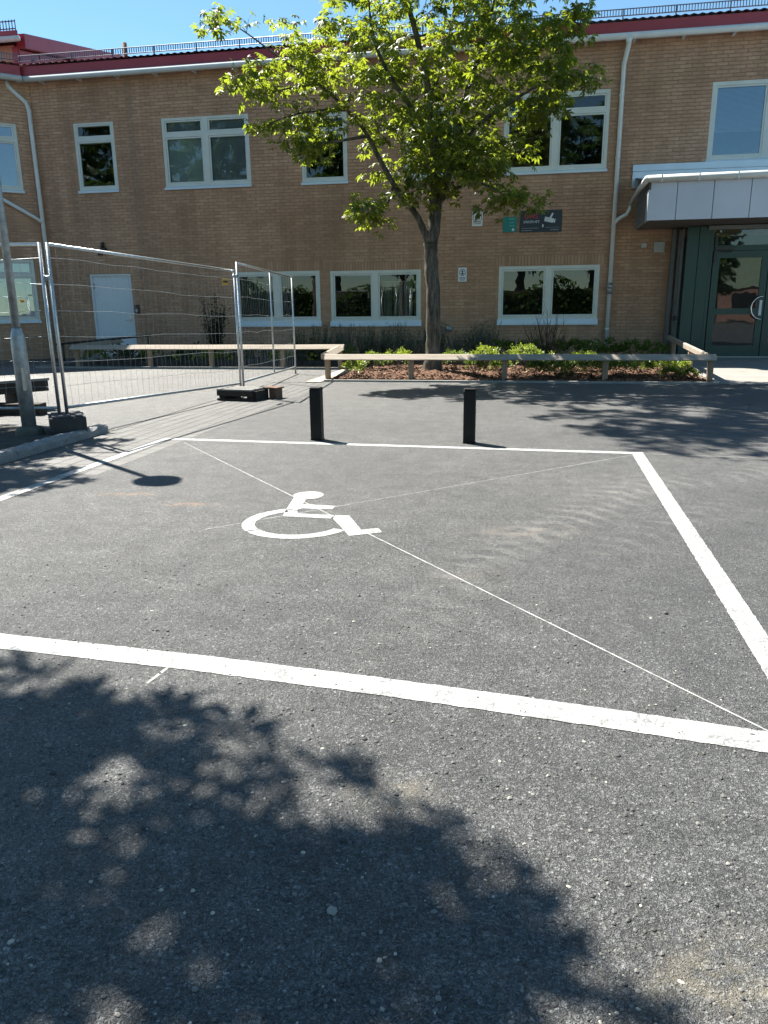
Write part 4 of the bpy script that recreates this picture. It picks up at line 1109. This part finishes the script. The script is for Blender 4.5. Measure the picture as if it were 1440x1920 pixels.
# ------------------------------------------------------------------ timber bench at the left
bn=empty('bench',(-7.6,10.0,0),'dark timber bench with grey plank top behind the lamp post','bench')
bt=Vector((.55,.835,0)); bnn=Vector((-.835,.55,0)); bo=Vector((-6.86,10.15,0))-bt*2.1
for i in range(3):
    m=MB(); m.obox(bo+bnn*(i*.165)+Vector((0,0,.42)),bt*2.1,bnn*.155,Vector((0,0,.035))); m.build('seat_plank',M['bench_top'],bn)
m=MB(); m.obox(bo+bnn*.01+Vector((0,0,.27)),bt*2.08,bnn*.04,Vector((0,0,.148))); m.obox(bo+bnn*.43+Vector((0,0,.27)),bt*2.08,bnn*.04,Vector((0,0,.148))); m.obox(bo+bt*2.04+bnn*.055+Vector((0,0,.27)),bt*.04,bnn*.37,Vector((0,0,.148))); m.build('apron',M['dark_wood'],bn)
for s in (.25,1.05,1.6):
    m=MB(); m.obox(bo+bt*s+bnn*.06,bt*.09,bnn*.36,Vector((0,0,.27))); m.build('leg',M['dark_wood'],bn)
sl=empty('bench_shade_block',(-7.2,9.2,0),'low dark block standing in for the shadow under the bench','shade stand-in')
m=MB(); m.obox((-8.9,9.2,0),Vector((2.3,.25,0)),Vector((-.03,.22,0)),Vector((0,0,.16))); m.build('shade_block',M['dark_wood'],sl)  # dark block takes the place of the shadow beneath the bench

# ------------------------------------------------------------------ plants
def leaf_mesh(pts,nrm,size,mat,name,parent,rr,aspect=.45,droop=.2):
    """pts: leaf base positions, nrm: directions; each leaf a folded kite of four triangles"""
    n=len(pts); P=np.array(pts,float); D=np.array(nrm,float); D/=np.linalg.norm(D,axis=1,keepdims=True)+1e-9
    g_=np.random.default_rng(rr)
    S=size*g_.uniform(.65,1.25,n)[:,None]
    up=np.array([0,0,1.])+g_.normal(0,.45,(n,3))
    side=np.cross(D,up); side/=np.linalg.norm(side,axis=1,keepdims=True)+1e-9
    nn=np.cross(side,D)
    tip=P+D*S-np.array([0,0,1.])*S*droop
    mid=P+D*S*.55-nn*S*.05
    l=mid+side*S*aspect*.5+nn*S*.10; r_=mid-side*S*aspect*.5+nn*S*.10
    V=np.stack([P,l,tip,r_,mid],1).reshape(-1,3)
    off=np.array(wpos(parent)) if parent else 0
    V=V-off
    base=np.arange(n)[:,None]*5
    F=np.concatenate([base+np.array([[0,4,1]]),base+np.array([[4,2,1]]),base+np.array([[0,3,4]]),base+np.array([[4,3,2]])],1).reshape(-1,3)
    me=bpy.data.meshes.new(name); me.vertices.add(len(V)); me.vertices.foreach_set('co',V.ravel().astype(np.float32))
    me.loops.add(F.size); me.loops.foreach_set('vertex_index',F.ravel().astype(np.int32)); me.polygons.add(len(F))
    me.polygons.foreach_set('loop_start',np.arange(0,F.size,3,dtype=np.int32)); me.update(); me.validate()
    me.materials.append(M[mat]); o=bpy.data.objects.new(name,me); COL.objects.link(o); o.parent=parent
    return o
def shrub(name,x,y,z,rx,rz,n,size,mat,label,cat,group,seed,stems=7,mat2=None,up=.6,aspect=.5):
    r=empty(name,(x,y,z),label,cat,group); rr=random.Random(seed); g_=np.random.default_rng(seed)
    m=MB(); tips=[]
    for i in range(stems):
        a=rr.uniform(0,6.28); q=rr.uniform(.2,.95)*rx; h=rz*rr.uniform(.9,1.7)*(1-.4*(q/rx)**2)
        p0=Vector((x+rr.uniform(-.03,.03),y+rr.uniform(-.03,.03),z-.02)); p2=Vector((x+q*math.cos(a),y+q*math.sin(a),z+h)); p1=(p0+p2)/2+Vector((0,0,.15*h))
        m.tube([p0,p1,p2],[.006,.004,.002],4,False); tips+=[(p0,p1,p2)]
    m.build('stem',M['twig'],r)
    # lumpy crown made of leaf tufts
    K=max(6,n//26); pts=[];nr=[]
    tc=[]
    for k in range(K):
        a=rr.uniform(0,6.28); el=math.asin(rr.uniform(-.25,1)); f=rr.uniform(.55,1.0)
        tc.append(Vector((x+rx*f*math.cos(a)*math.cos(el),y+rx*f*math.sin(a)*math.cos(el),z+rz*(.95+.95*f*math.sin(el)))))
    for k in range(n):
        c=tc[k%K]; v=Vector(g_.normal(0,1,3)); v.normalize(); q=c+v*rx*.24*rr.uniform(.3,1)
        if q.z<z+.01: q.z=z+.02
        pts.append(q); dvec=(v*.8+(q-Vector((x,y,z+rz*.6)))/max(rx,rz)*.6+Vector((0,0,up))); nr.append(dvec)
    leaf_mesh(pts,nr,size,mat,'foliage',r,seed,aspect,.15)
    return r
SG='young shrubs planted in the mulch bed'
SH=[(-3.42,15.12,.20,.19,'shrub_lime','bright lime shrub in the mulch behind the left corner post'),
(-3.25,16.1,.24,.20,'shrub_mid','green shrub behind the bright lime one at the left end of the bed'),
(-2.72,16.3,.26,.21,'shrub_lime','lime shrub behind the rail left of the second post'),
(-1.55,16.35,.24,.20,'shrub_mid','shrub tucked close behind the tree trunk on its right'),
(-1.02,15.2,.19,.21,'shrub_mid','dark green upright shrub midway between trunk and third post'),
(-.92,16.5,.32,.24,'shrub_lime','larger lime shrub standing behind the dark upright one'),
(-.55,15.35,.20,.20,'shrub_lime','lime shrub touching the third post on its left'),
(-.1,16.4,.34,.26,'shrub_lime','lime shrub above the rail just right of the third post'),
(.12,15.25,.24,.17,'shrub_mid','pale mottled shrub first right of the third post'),
(.52,15.2,.28,.16,'shrub_mid','broad low green shrub midway between third and fourth posts'),
(.85,15.5,.27,.19,'shrub_mid','leafy green shrub third from the right post of the rail middle'),
(1.18,15.2,.25,.20,'shrub_mid','green shrub just left of the fourth post'),
(1.72,15.25,.28,.17,'shrub_mid','rounded green shrub just right of the fourth post'),
(2.1,15.5,.22,.17,'shrub_mid','second green shrub right of the fourth post'),
(2.5,15.9,.26,.15,'shrub_lime','low lime shrub before the right corner of the bed'),
(2.62,15.15,.16,.10,'shrub_mid','tiny shrub close to the front edging at the right end'),
(2.9,16.1,.20,.15,'shrub_lime','lime shrub nearest the right return of the rail'),
(2.98,15.2,.15,.09,'shrub_mid','small sprawling shrub beside the right corner post'),
(1.1,16.3,.26,.2,'shrub_lime','lime shrub behind the rail between twig bush and fourth post'),
(.45,16.3,.24,.19,'shrub_lime','lime shrub in front of the bare twig bush')]
for i,(x,y,rx,rz,mt,lb) in enumerate(SH):
    shrub('shrub',x,y,mound(x,y),rx*1.15,rz*1.0,int(640*rx/.22),.054,mt,lb,'shrub',SG,100+i,8,None,.6,.6)
# hedge plants along the wall in the bed
for i in range(9):
    x=-.75+i*.46; y=19.6+.2*math.sin(i*2.1)
    shrub('hedge_plant',x,y,.06,.36,.26,520,.07,'hedge','yellow green hedge plant along the wall, '+ORD[i]+' of its row','hedge plant','yellow green hedge plants below the lower right window',200+i,8,None,.8,.5)
# lavender clumps (grey green upright stems)
def spiky(name,x,y,z,rx,h,n,label,cat,group,seed,mat='lavender'):
    r=empty(name,(x,y,z),label,cat,group); rr=random.Random(seed); m=MB(); pts=[];nr=[]
    for k in range(n):
        a=rr.uniform(0,6.28); q=rx*math.sqrt(rr.random()); hh=h*rr.uniform(.55,1.1)
        bx,by=x+q*.5*math.cos(a),y+q*.5*math.sin(a); tx,ty=x+q*1.1*math.cos(a)+rr.uniform(-.05,.05),y+q*1.1*math.sin(a)
        m.tube([(bx,by,z-.01),(tx,ty,z+hh)],[.004,.002],3,False)
        for j in range(7):
            t=.25+.75*j/7; pts.append((bx+(tx-bx)*t,by+(ty-by)*t,z+hh*t)); aa=rr.uniform(0,6.28); nr.append((math.cos(aa)*.7,math.sin(aa)*.7,.9))
    m.build('stem',M[mat],r); leaf_mesh(pts,nr,.085,mat,'foliage',r,seed,.22,.1); return r
for i in range(12):
    x=-5.9+i*.42; y=19.9+.25*math.sin(i*1.7)
    if -2.35<x<-1.95: x-=.2
    spiky('lavender_clump',x,y,.06,.34,.82+.12*math.sin(i*2.3),70,'grey green upright plant clump along the wall, '+ORD[i]+' of its row','perennial plant','grey green plant clumps along the wall',300+i)
spiky('lavender_clump',-1.15,20.2,.06,.40,.95,80,'tallest grey green clump, right of the trunk below the round vent','perennial plant',None,340)
# dark hedge plants behind the left rail
for i in range(13):
    x=-11.0+i*.55; y=18.45+.25*math.sin(i*1.9)
    shrub('hedge_plant',x,y,.03,.36,.22+.04*math.sin(i*2.7),330,.08,'dark_leaf' if i%3 else 'hedge','dark leafy plant behind the left timber rail, '+ORD[i]+' of its row','hedge plant','dark leafy plants behind the left timber rail',400+i,7,None,.7,.5)
for i in range(5):
    x=-8.6+i*.8+.3*math.sin(i*5.1)
    shrub('young_plant',x,18.0,.03,.10,.16,60,.06,'shrub_lime','small sunlit lime sprig under the left timber rail, '+ORD[i],'young plant','lime sprigs under the left timber rail',450+i,4,None,.8,.5)
# tall dark bush left of the lower left window
db=empty('dark_bush',(-8.65,20.6,.04),'tall dark bush growing against the wall left of the lower windows','bush')
rr=random.Random(5); m=MB(); pts=[];nr=[]
for k in range(26):
    a=rr.uniform(0,6.28); q=rr.uniform(.05,.42); h=rr.uniform(1.0,1.85)
    p0=(-8.65+rr.uniform(-.1,.1),20.6+rr.uniform(-.1,.1),.02); p2=(-8.65+q*math.cos(a),20.6+q*math.sin(a),h)
    m.tube([p0,((p0[0]+p2[0])/2,(p0[1]+p2[1])/2,h*.55),p2],[.012,.008,.003],4,False)
    for j in range(60):
        t=.22+.78*rr.random(); pts.append((p0[0]+(p2[0]-p0[0])*t+rr.gauss(0,.06),p0[1]+(p2[1]-p0[1])*t+rr.gauss(0,.06),h*t+rr.gauss(0,.03))); aa=rr.uniform(0,6.28); nr.append((math.cos(aa),math.sin(aa),.5))
m.build('stem',M['twig'],db); leaf_mesh(pts,nr,.085,'dark_leaf','foliage',db,5,.5,.2)
# bare twig bush below the lower right window
tb=empty('twig_bush',(.42,19.2,.08),'bare dark twiggy bush in front of the lower right window','bush')
rr=random.Random(9); m=MB()
for k in range(34):
    a=rr.uniform(-1,1); x1=.42+a*.42+rr.uniform(-.05,.05); h=rr.uniform(.75,1.35)*(1-.25*abs(a)); y1=19.2+rr.uniform(-.3,.3)
    p0=Vector((.42+a*.06,19.2+rr.uniform(-.05,.05),.04)); p1=Vector((.42+a*.30,19.2+(y1-19.2)*.5,h*.45)); p2=Vector((x1+a*.10,y1,h))
    m.tube([p0,p1,p2],[.010,.007,.0028],5,False)
    for j in range(2):
        t=rr.uniform(.3,.8); q=p1+(p2-p1)*t; e=q+Vector((rr.uniform(-.12,.16),rr.uniform(-.08,.08),rr.uniform(.15,.35))); m.tube([q,e],[.004,.0018],4,False)
m.build('twigs',M['twig'],tb)

# ------------------------------------------------------------------ trees
def palmate(centres,outs,size,mat,name,parent,seed,nl=6):
    """horse-chestnut leaves: nl leaflets fanned round the end of a leaf stalk"""
    g_=np.random.default_rng(seed); C=np.array(centres,float); O=np.array(outs,float); n=len(C)
    O/=np.linalg.norm(O,axis=1,keepdims=True)+1e-9
    N=np.array([0,0,1.])+g_.normal(0,.38,(n,3))+O*.25; N/=np.linalg.norm(N,axis=1,keepdims=True)
    A=O-N*(O*N).sum(1,keepdims=True); A/=np.linalg.norm(A,axis=1,keepdims=True)+1e-9
    Bv=np.cross(N,A)
    S=size*g_.uniform(.7,1.3,n)
    Vs=[];k=0
    ang=np.linspace(-1.9,1.9,nl)
    lens=.62+.38*np.cos(ang*.62)
    for a,l in zip(ang,lens):
        aa=a+g_.normal(0,.12,n)
        D=A*np.cos(aa)[:,None]+Bv*np.sin(aa)[:,None]
        T=np.cross(N,D)
        L=(S*l*g_.uniform(.85,1.15,n))[:,None]; W=L*.19
        dr=g_.uniform(.15,.55,n)[:,None]
        down=-N*.5+np.array([0,0,-.5])
        p0=C; m1=C+D*L*.6+down*L*dr*.35; tip=C+D*L+down*L*dr
        l_=m1+T*W+N*W*.35; r_=m1-T*W+N*W*.35
        Vs.append(np.stack([p0,l_,tip,r_,m1],1))
    V=np.concatenate(Vs,1)    # n, nl*5, 3
    off=np.array(wpos(parent)); V=(V-off).reshape(-1,3)
    q=np.arange(n*nl)[:,None]*5
    F=np.concatenate([q+np.array([[0,4,1]]),q+np.array([[4,2,1]]),q+np.array([[0,3,4]]),q+np.array([[4,3,2]])],1).reshape(-1,3)
    me=bpy.data.meshes.new(name); me.vertices.add(len(V)); me.vertices.foreach_set('co',V.ravel().astype(np.float32))
    me.loops.add(F.size); me.loops.foreach_set('vertex_index',F.ravel().astype(np.int32)); me.polygons.add(len(F))
    me.polygons.foreach_set('loop_start',np.arange(0,F.size,3,dtype=np.int32)); me.update(); me.validate()
    me.materials.append(M[mat]); o=bpy.data.objects.new(name,me); COL.objects.link(o); o.parent=parent; return o
def grow_tree(root,limbs,crown,seed,leaf_size,per_m,mat='leaf',nl=6,tipmul=1.0,side=10):
    rr=random.Random(seed); tm=MB(); bm_=MB()
    nodes=[]
    for li,l in enumerate(limbs):
        pts=[Vector(p[:3]) for p in l]; rad=[p[3] for p in l]
        # smooth the limb
        fine=[];fr=[]
        for i in range(len(pts)-1):
            p0=pts[max(0,i-1)];p1=pts[i];p2=pts[i+1];p3=pts[min(len(pts)-1,i+2)]
            for k in range(4):
                t=k/4; a=p1*2; b=(p2-p0)*t; c=(p0*2-p1*5+p2*4-p3)*t*t; d=(-p0+p1*3-p2*3+p3)*t**3
                fine.append((a+b+c+d)*.5+Vector((rr.uniform(-1,1),rr.uniform(-1,1),rr.uniform(-1,1)))*rad[i]*.10); fr.append(rad[i]*(1-t)+rad[i+1]*t)
        fine.append(pts[-1]); fr.append(rad[-1])
        (tm if li==0 else bm_).tube(fine,fr,14 if li==0 else 9)
        if li>0:
            for i,(p,r_) in enumerate(zip(fine,fr)):
                if i>3: nodes.append((p,r_))
    tips=[]
    for (c,e,w) in crown:
        for k in range(int(w*tipmul)):
            v=Vector((rr.gauss(0,1),rr.gauss(0,1),rr.gauss(0,1))).normalized()*rr.random()**.4
            tips.append(Vector((c[0]+v.x*e[0],c[1]+v.y*e[1],c[2]+v.z*e[2])))
    tips.sort(key=lambda t:min((t-n[0]).length for n in nodes))
    NP=np.array([n[0] for n in nodes]); NR_=[n[1] for n in nodes]
    centres=[];outs=[]
    for t in tips:
        tv=np.array(t); d=np.linalg.norm(NP-tv,axis=1)+np.maximum(0,NP[:,2]-tv[2])*.7
        i=int(d.argmin()); p=Vector(NP[i]); L=(t-p).length
        if L<.05: continue
        r0=min(NR_[i]*.6,.006+.007*L); up=Vector((0,0,.12*L))
        mid=p+(t-p)*.5+up+Vector((rr.uniform(-.06,.06),rr.uniform(-.06,.06),0))*L
        bm_.tube([p,p+(mid-p)*.5+up*.15,mid,mid+(t-mid)*.5+up*.2,t],[r0,r0*.85,r0*.7,r0*.5,.003],5,False)
        new=[(mid,r0*.7),(mid+(t-mid)*.5+up*.2,r0*.5)]
        NP=np.vstack([NP]+[np.array(q[0])[None] for q in new]); NR_+= [q[1] for q in new]
        n=max(5,int(per_m*min(L,1.6)))
        for k in range(n):
            s=.35+.65*(k+rr.random())/n
            q=(p+(mid-p)*(s*2) if s<.5 else mid+(t-mid)*((s-.5)*2)+up*.15*math.sin(s*3.14))
            az=rr.uniform(0,6.28); out=Vector((math.cos(az),math.sin(az),rr.uniform(-.5,.35)))
            if s>.9: out=(t-mid).normalized()+out*.5
            ln=rr.uniform(.06,.20)
            centres.append(q+out*ln); outs.append(out)
            if rr.random()<.5: bm_.tube([q,q+out*ln],.0022,3,False)
    trunk=tm.build('trunk',M['bark'],root); bm_.build('branches',M['bark'],root)
    palmate(centres,outs,leaf_size,mat,'crown',root,seed,nl)
    return len(centres)
t0=empty('chestnut_tree',(TREE_LIMBS[0][0][0],TREE_LIMBS[0][0][1],.05),'broad-leaved tree with forked trunk growing from the mulch bed before the facade','tree')
TREE_CROWN+=[((-1.2,16.6,10.6),(3.2,2.8,2.2),130),((-2.4,16.8,12.2),(2.2,2.0,1.6),40),((.6,15.4,9.2),(1.8,1.8,1.3),60),((-3.3,13.1,9.6),(1.8,1.5,1.1),62),((-4.4,14.2,10.4),(1.6,1.5,1.1),46),((-1.9,13.9,9.0),(1.4,1.3,.9),44),((-.2,14.0,9.4),(1.4,1.2,.9),36)]
grow_tree(t0,TREE_LIMBS,TREE_CROWN,11,.122,24,'leaf',6,1.5)
# a second tree at the left, beyond the frame : its shade falls across the near asphalt
t1=empty('chestnut_tree',(-6.3,4.1,.04),'broad-leaved tree left of the frame, its shade falling on the near asphalt','tree')
L1=[[(-6.3,4.1,.0,.2),(-6.28,4.1,1.2,.15),(-6.25,4.08,2.6,.13)],
[(-6.25,4.08,2.5,.1),(-6.0,4.1,4.0,.08),(-5.8,4.2,5.6,.05),(-5.6,4.2,7.2,.012)],
[(-6.2,4.1,2.6,.08),(-5.4,3.8,3.8,.05),(-4.7,3.6,4.5,.03),(-4.2,3.5,4.9,.01)],
[(-6.2,4.1,2.6,.08),(-6.8,4.7,4.0,.05),(-7.3,4.8,5.2,.03),(-7.6,5.0,5.9,.01)],
[(-6.0,4.1,4.0,.06),(-5.2,4.4,5.2,.04),(-4.5,4.6,5.8,.012)],[(-6.2,4.1,2.9,.07),(-7.2,3.5,4.4,.04),(-7.8,3.2,5.2,.01)]]
L1.append([(-5.8,4.0,4.2,.05),(-4.9,3.7,5.0,.035),(-4.1,3.6,5.4,.02),(-3.7,3.6,5.6,.008)])
C1=[((-5.3,3.8,5.3),(1.0,.9,.8),13),((-4.2,3.45,5.3),(.75,.5,.45),11),((-3.72,3.62,5.3),(.5,.42,.35),15),((-3.35,3.72,5.3),(.42,.36,.28),15),((-3.1,3.62,5.2),(.28,.3,.22),6),((-3.85,4.05,5.15),(.5,.4,.3),12),((-4.7,3.95,5.0),(.6,.5,.4),12),((-4.9,3.2,5.9),(.9,.7,.6),8),((-5.1,4.3,4.9),(.6,.4,.5),9),((-6.2,4.2,6.5),(1.3,1.1,1.2),14),((-7.6,4.6,5.6),(.9,1.0,.9),16),((-4.55,4.36,5.0),(.6,.3,.3),17),((-5.3,4.4,5.4),(.6,.35,.4),12),((-7.5,3.3,5.0),(1.0,1.0,.9),14),((-4.3,3.4,5.0),(.45,.4,.3),6)]
grow_tree(t1,L1,C1,23,.15,12,'leaf',6,1.0)
t2=empty('chestnut_tree',(-9.2,9.8,.04),'smaller broad-leaved tree beyond the bench, left of the frame','tree')
L2=[[(-9.2,9.8,0,.16),(-9.2,9.8,1.4,.12),(-9.15,9.75,2.6,.11)],[(-9.15,9.75,2.5,.08),(-8.8,9.6,3.8,.06),(-8.4,9.3,5.0,.03),(-8.1,9.1,5.9,.01)],[(-9.15,9.75,2.6,.07),(-9.7,10,4,.05),(-10,10.2,5.4,.01)],[(-9.1,9.75,2.8,.05),(-8.4,9.0,3.7,.03),(-7.8,8.4,4.4,.01)]]
C2=[((-8.1,9.4,4.7),(.9,1.1,.6),34),((-7.4,7.9,5.0),(.65,.55,.45),22),((-8.0,8.6,4.4),(.7,.8,.4),20),((-9.4,9.9,5.4),(1.1,1.1,1.0),16),((-8.0,9.6,4.0),(.6,.5,.4),6)]
grow_tree(t2,L2,C2,31,.16,22,'leaf',6,1.8)

# ------------------------------------------------------------------ what the windows mirror : trees and a building across the car park
tf=empty('park_tree',(-9,-24,0),'tall tree across the car park, mirrored in the upper windows','tree','trees across the car park mirrored in the windows')
LF=[[(-9,-24,0,.35),(-9,-24,3,.28),(-9,-24,5,.22)],[(-9,-24,4.5,.2),(-9,-24,9,.14),(-9,-24,15,.03)],[(-9,-24,4.5,.14),(-11,-24,8,.09),(-12.5,-24,11,.02)],[(-9,-24,4.5,.14),(-7,-23.5,8,.09),(-5.7,-23,11,.02)]]
CF=[((-9,-24,12),(3.6,3,4.6),70),((-11.5,-24,8),(2.6,2.4,3),34),((-6.4,-24,8),(2.6,2.4,3),34),((-9,-24,5.0),(3.2,2.6,1.6),24)]
grow_tree(tf,LF,CF,41,.55,9,'leaf_far',5,1.6)
def copy_tree(o):
    r=o.copy(); COL.objects.link(r)
    for ch in o.children:
        c=ch.copy(); COL.objects.link(c); c.parent=r
    return r
for (x,y,a,s,lb) in ((-17,-26,1.1,1.2,'tall tree across the car park, left of the middle one in the mirrored row'),(-25,-24,2.3,1.2,'tall tree across the car park, third from the far left of the mirrored row'),(-32,-25,5.3,1.25,'tall tree across the car park, second from the far left of the mirrored row'),(-39,-24,.4,1.2,'tall tree across the car park at the far left of the mirrored row'),(-1,-25,3.4,1.2,'tall tree across the car park, mirrored in the middle windows'),(5.0,-27,4.5,1.05,'tree across the car park nearest the pale green building'),(13.2,-20,2.0,.5,'small tree standing in front of the pale green building')):
    r=copy_tree(tf); r.location=(x,y,0); r.rotation_euler=(0,0,a); r.scale=(s,s,s); r['label']=lb
tf['label']='tall tree across the car park, middle of the mirrored row'
gb=empty('neighbour_building',(18,-27,0),'pale green and red brick building mirrored in the entrance glass','building')
m=MB(); m.box(10,34,-38,-27,0,2.6); m.build('brick_base',M['far_brick'],gb)
m=MB(); m.box(9.9,34.1,-38.1,-26.9,2.62,5.6); m.build('upper_wall',M['far_green'],gb)
for x in (12,16,20,24):
    m=MB(); m.box(x,x+1.6,-26.98,-26.86,.9,2.2); m.build('window',M['dark_device'],gb)

def added_hedge_row(name,x0,x1,y,h,seed,label):  # hedge added behind the camera to darken the lower window reflections
    r=empty(name,(x0,y,0),label,'hedge'); rr=random.Random(seed); pts=[];nr=[]
    for k in range(int((x1-x0)*420)):
        x=rr.uniform(x0,x1); hh=h*(.75+.25*math.sin(x*.9)*math.sin(x*.37+1)); z=rr.uniform(.05,hh); d=abs(rr.gauss(0,.35))
        pts.append((x,y+.9-d,z)); nr.append((rr.gauss(0,.6),1,rr.gauss(.3,.6)))
    leaf_mesh(pts,nr,.34,'leaf_far','foliage',r,seed,.6,.2)
    m=MB(); m.box(x0,x1,y-.6,y+.35,0,h*.72); m.build('core',M['soil'],r)
added_hedge_row('hedge',-40,6,-19,3.6,71,'added unseen hedge that darkens what the lower windows mirror')
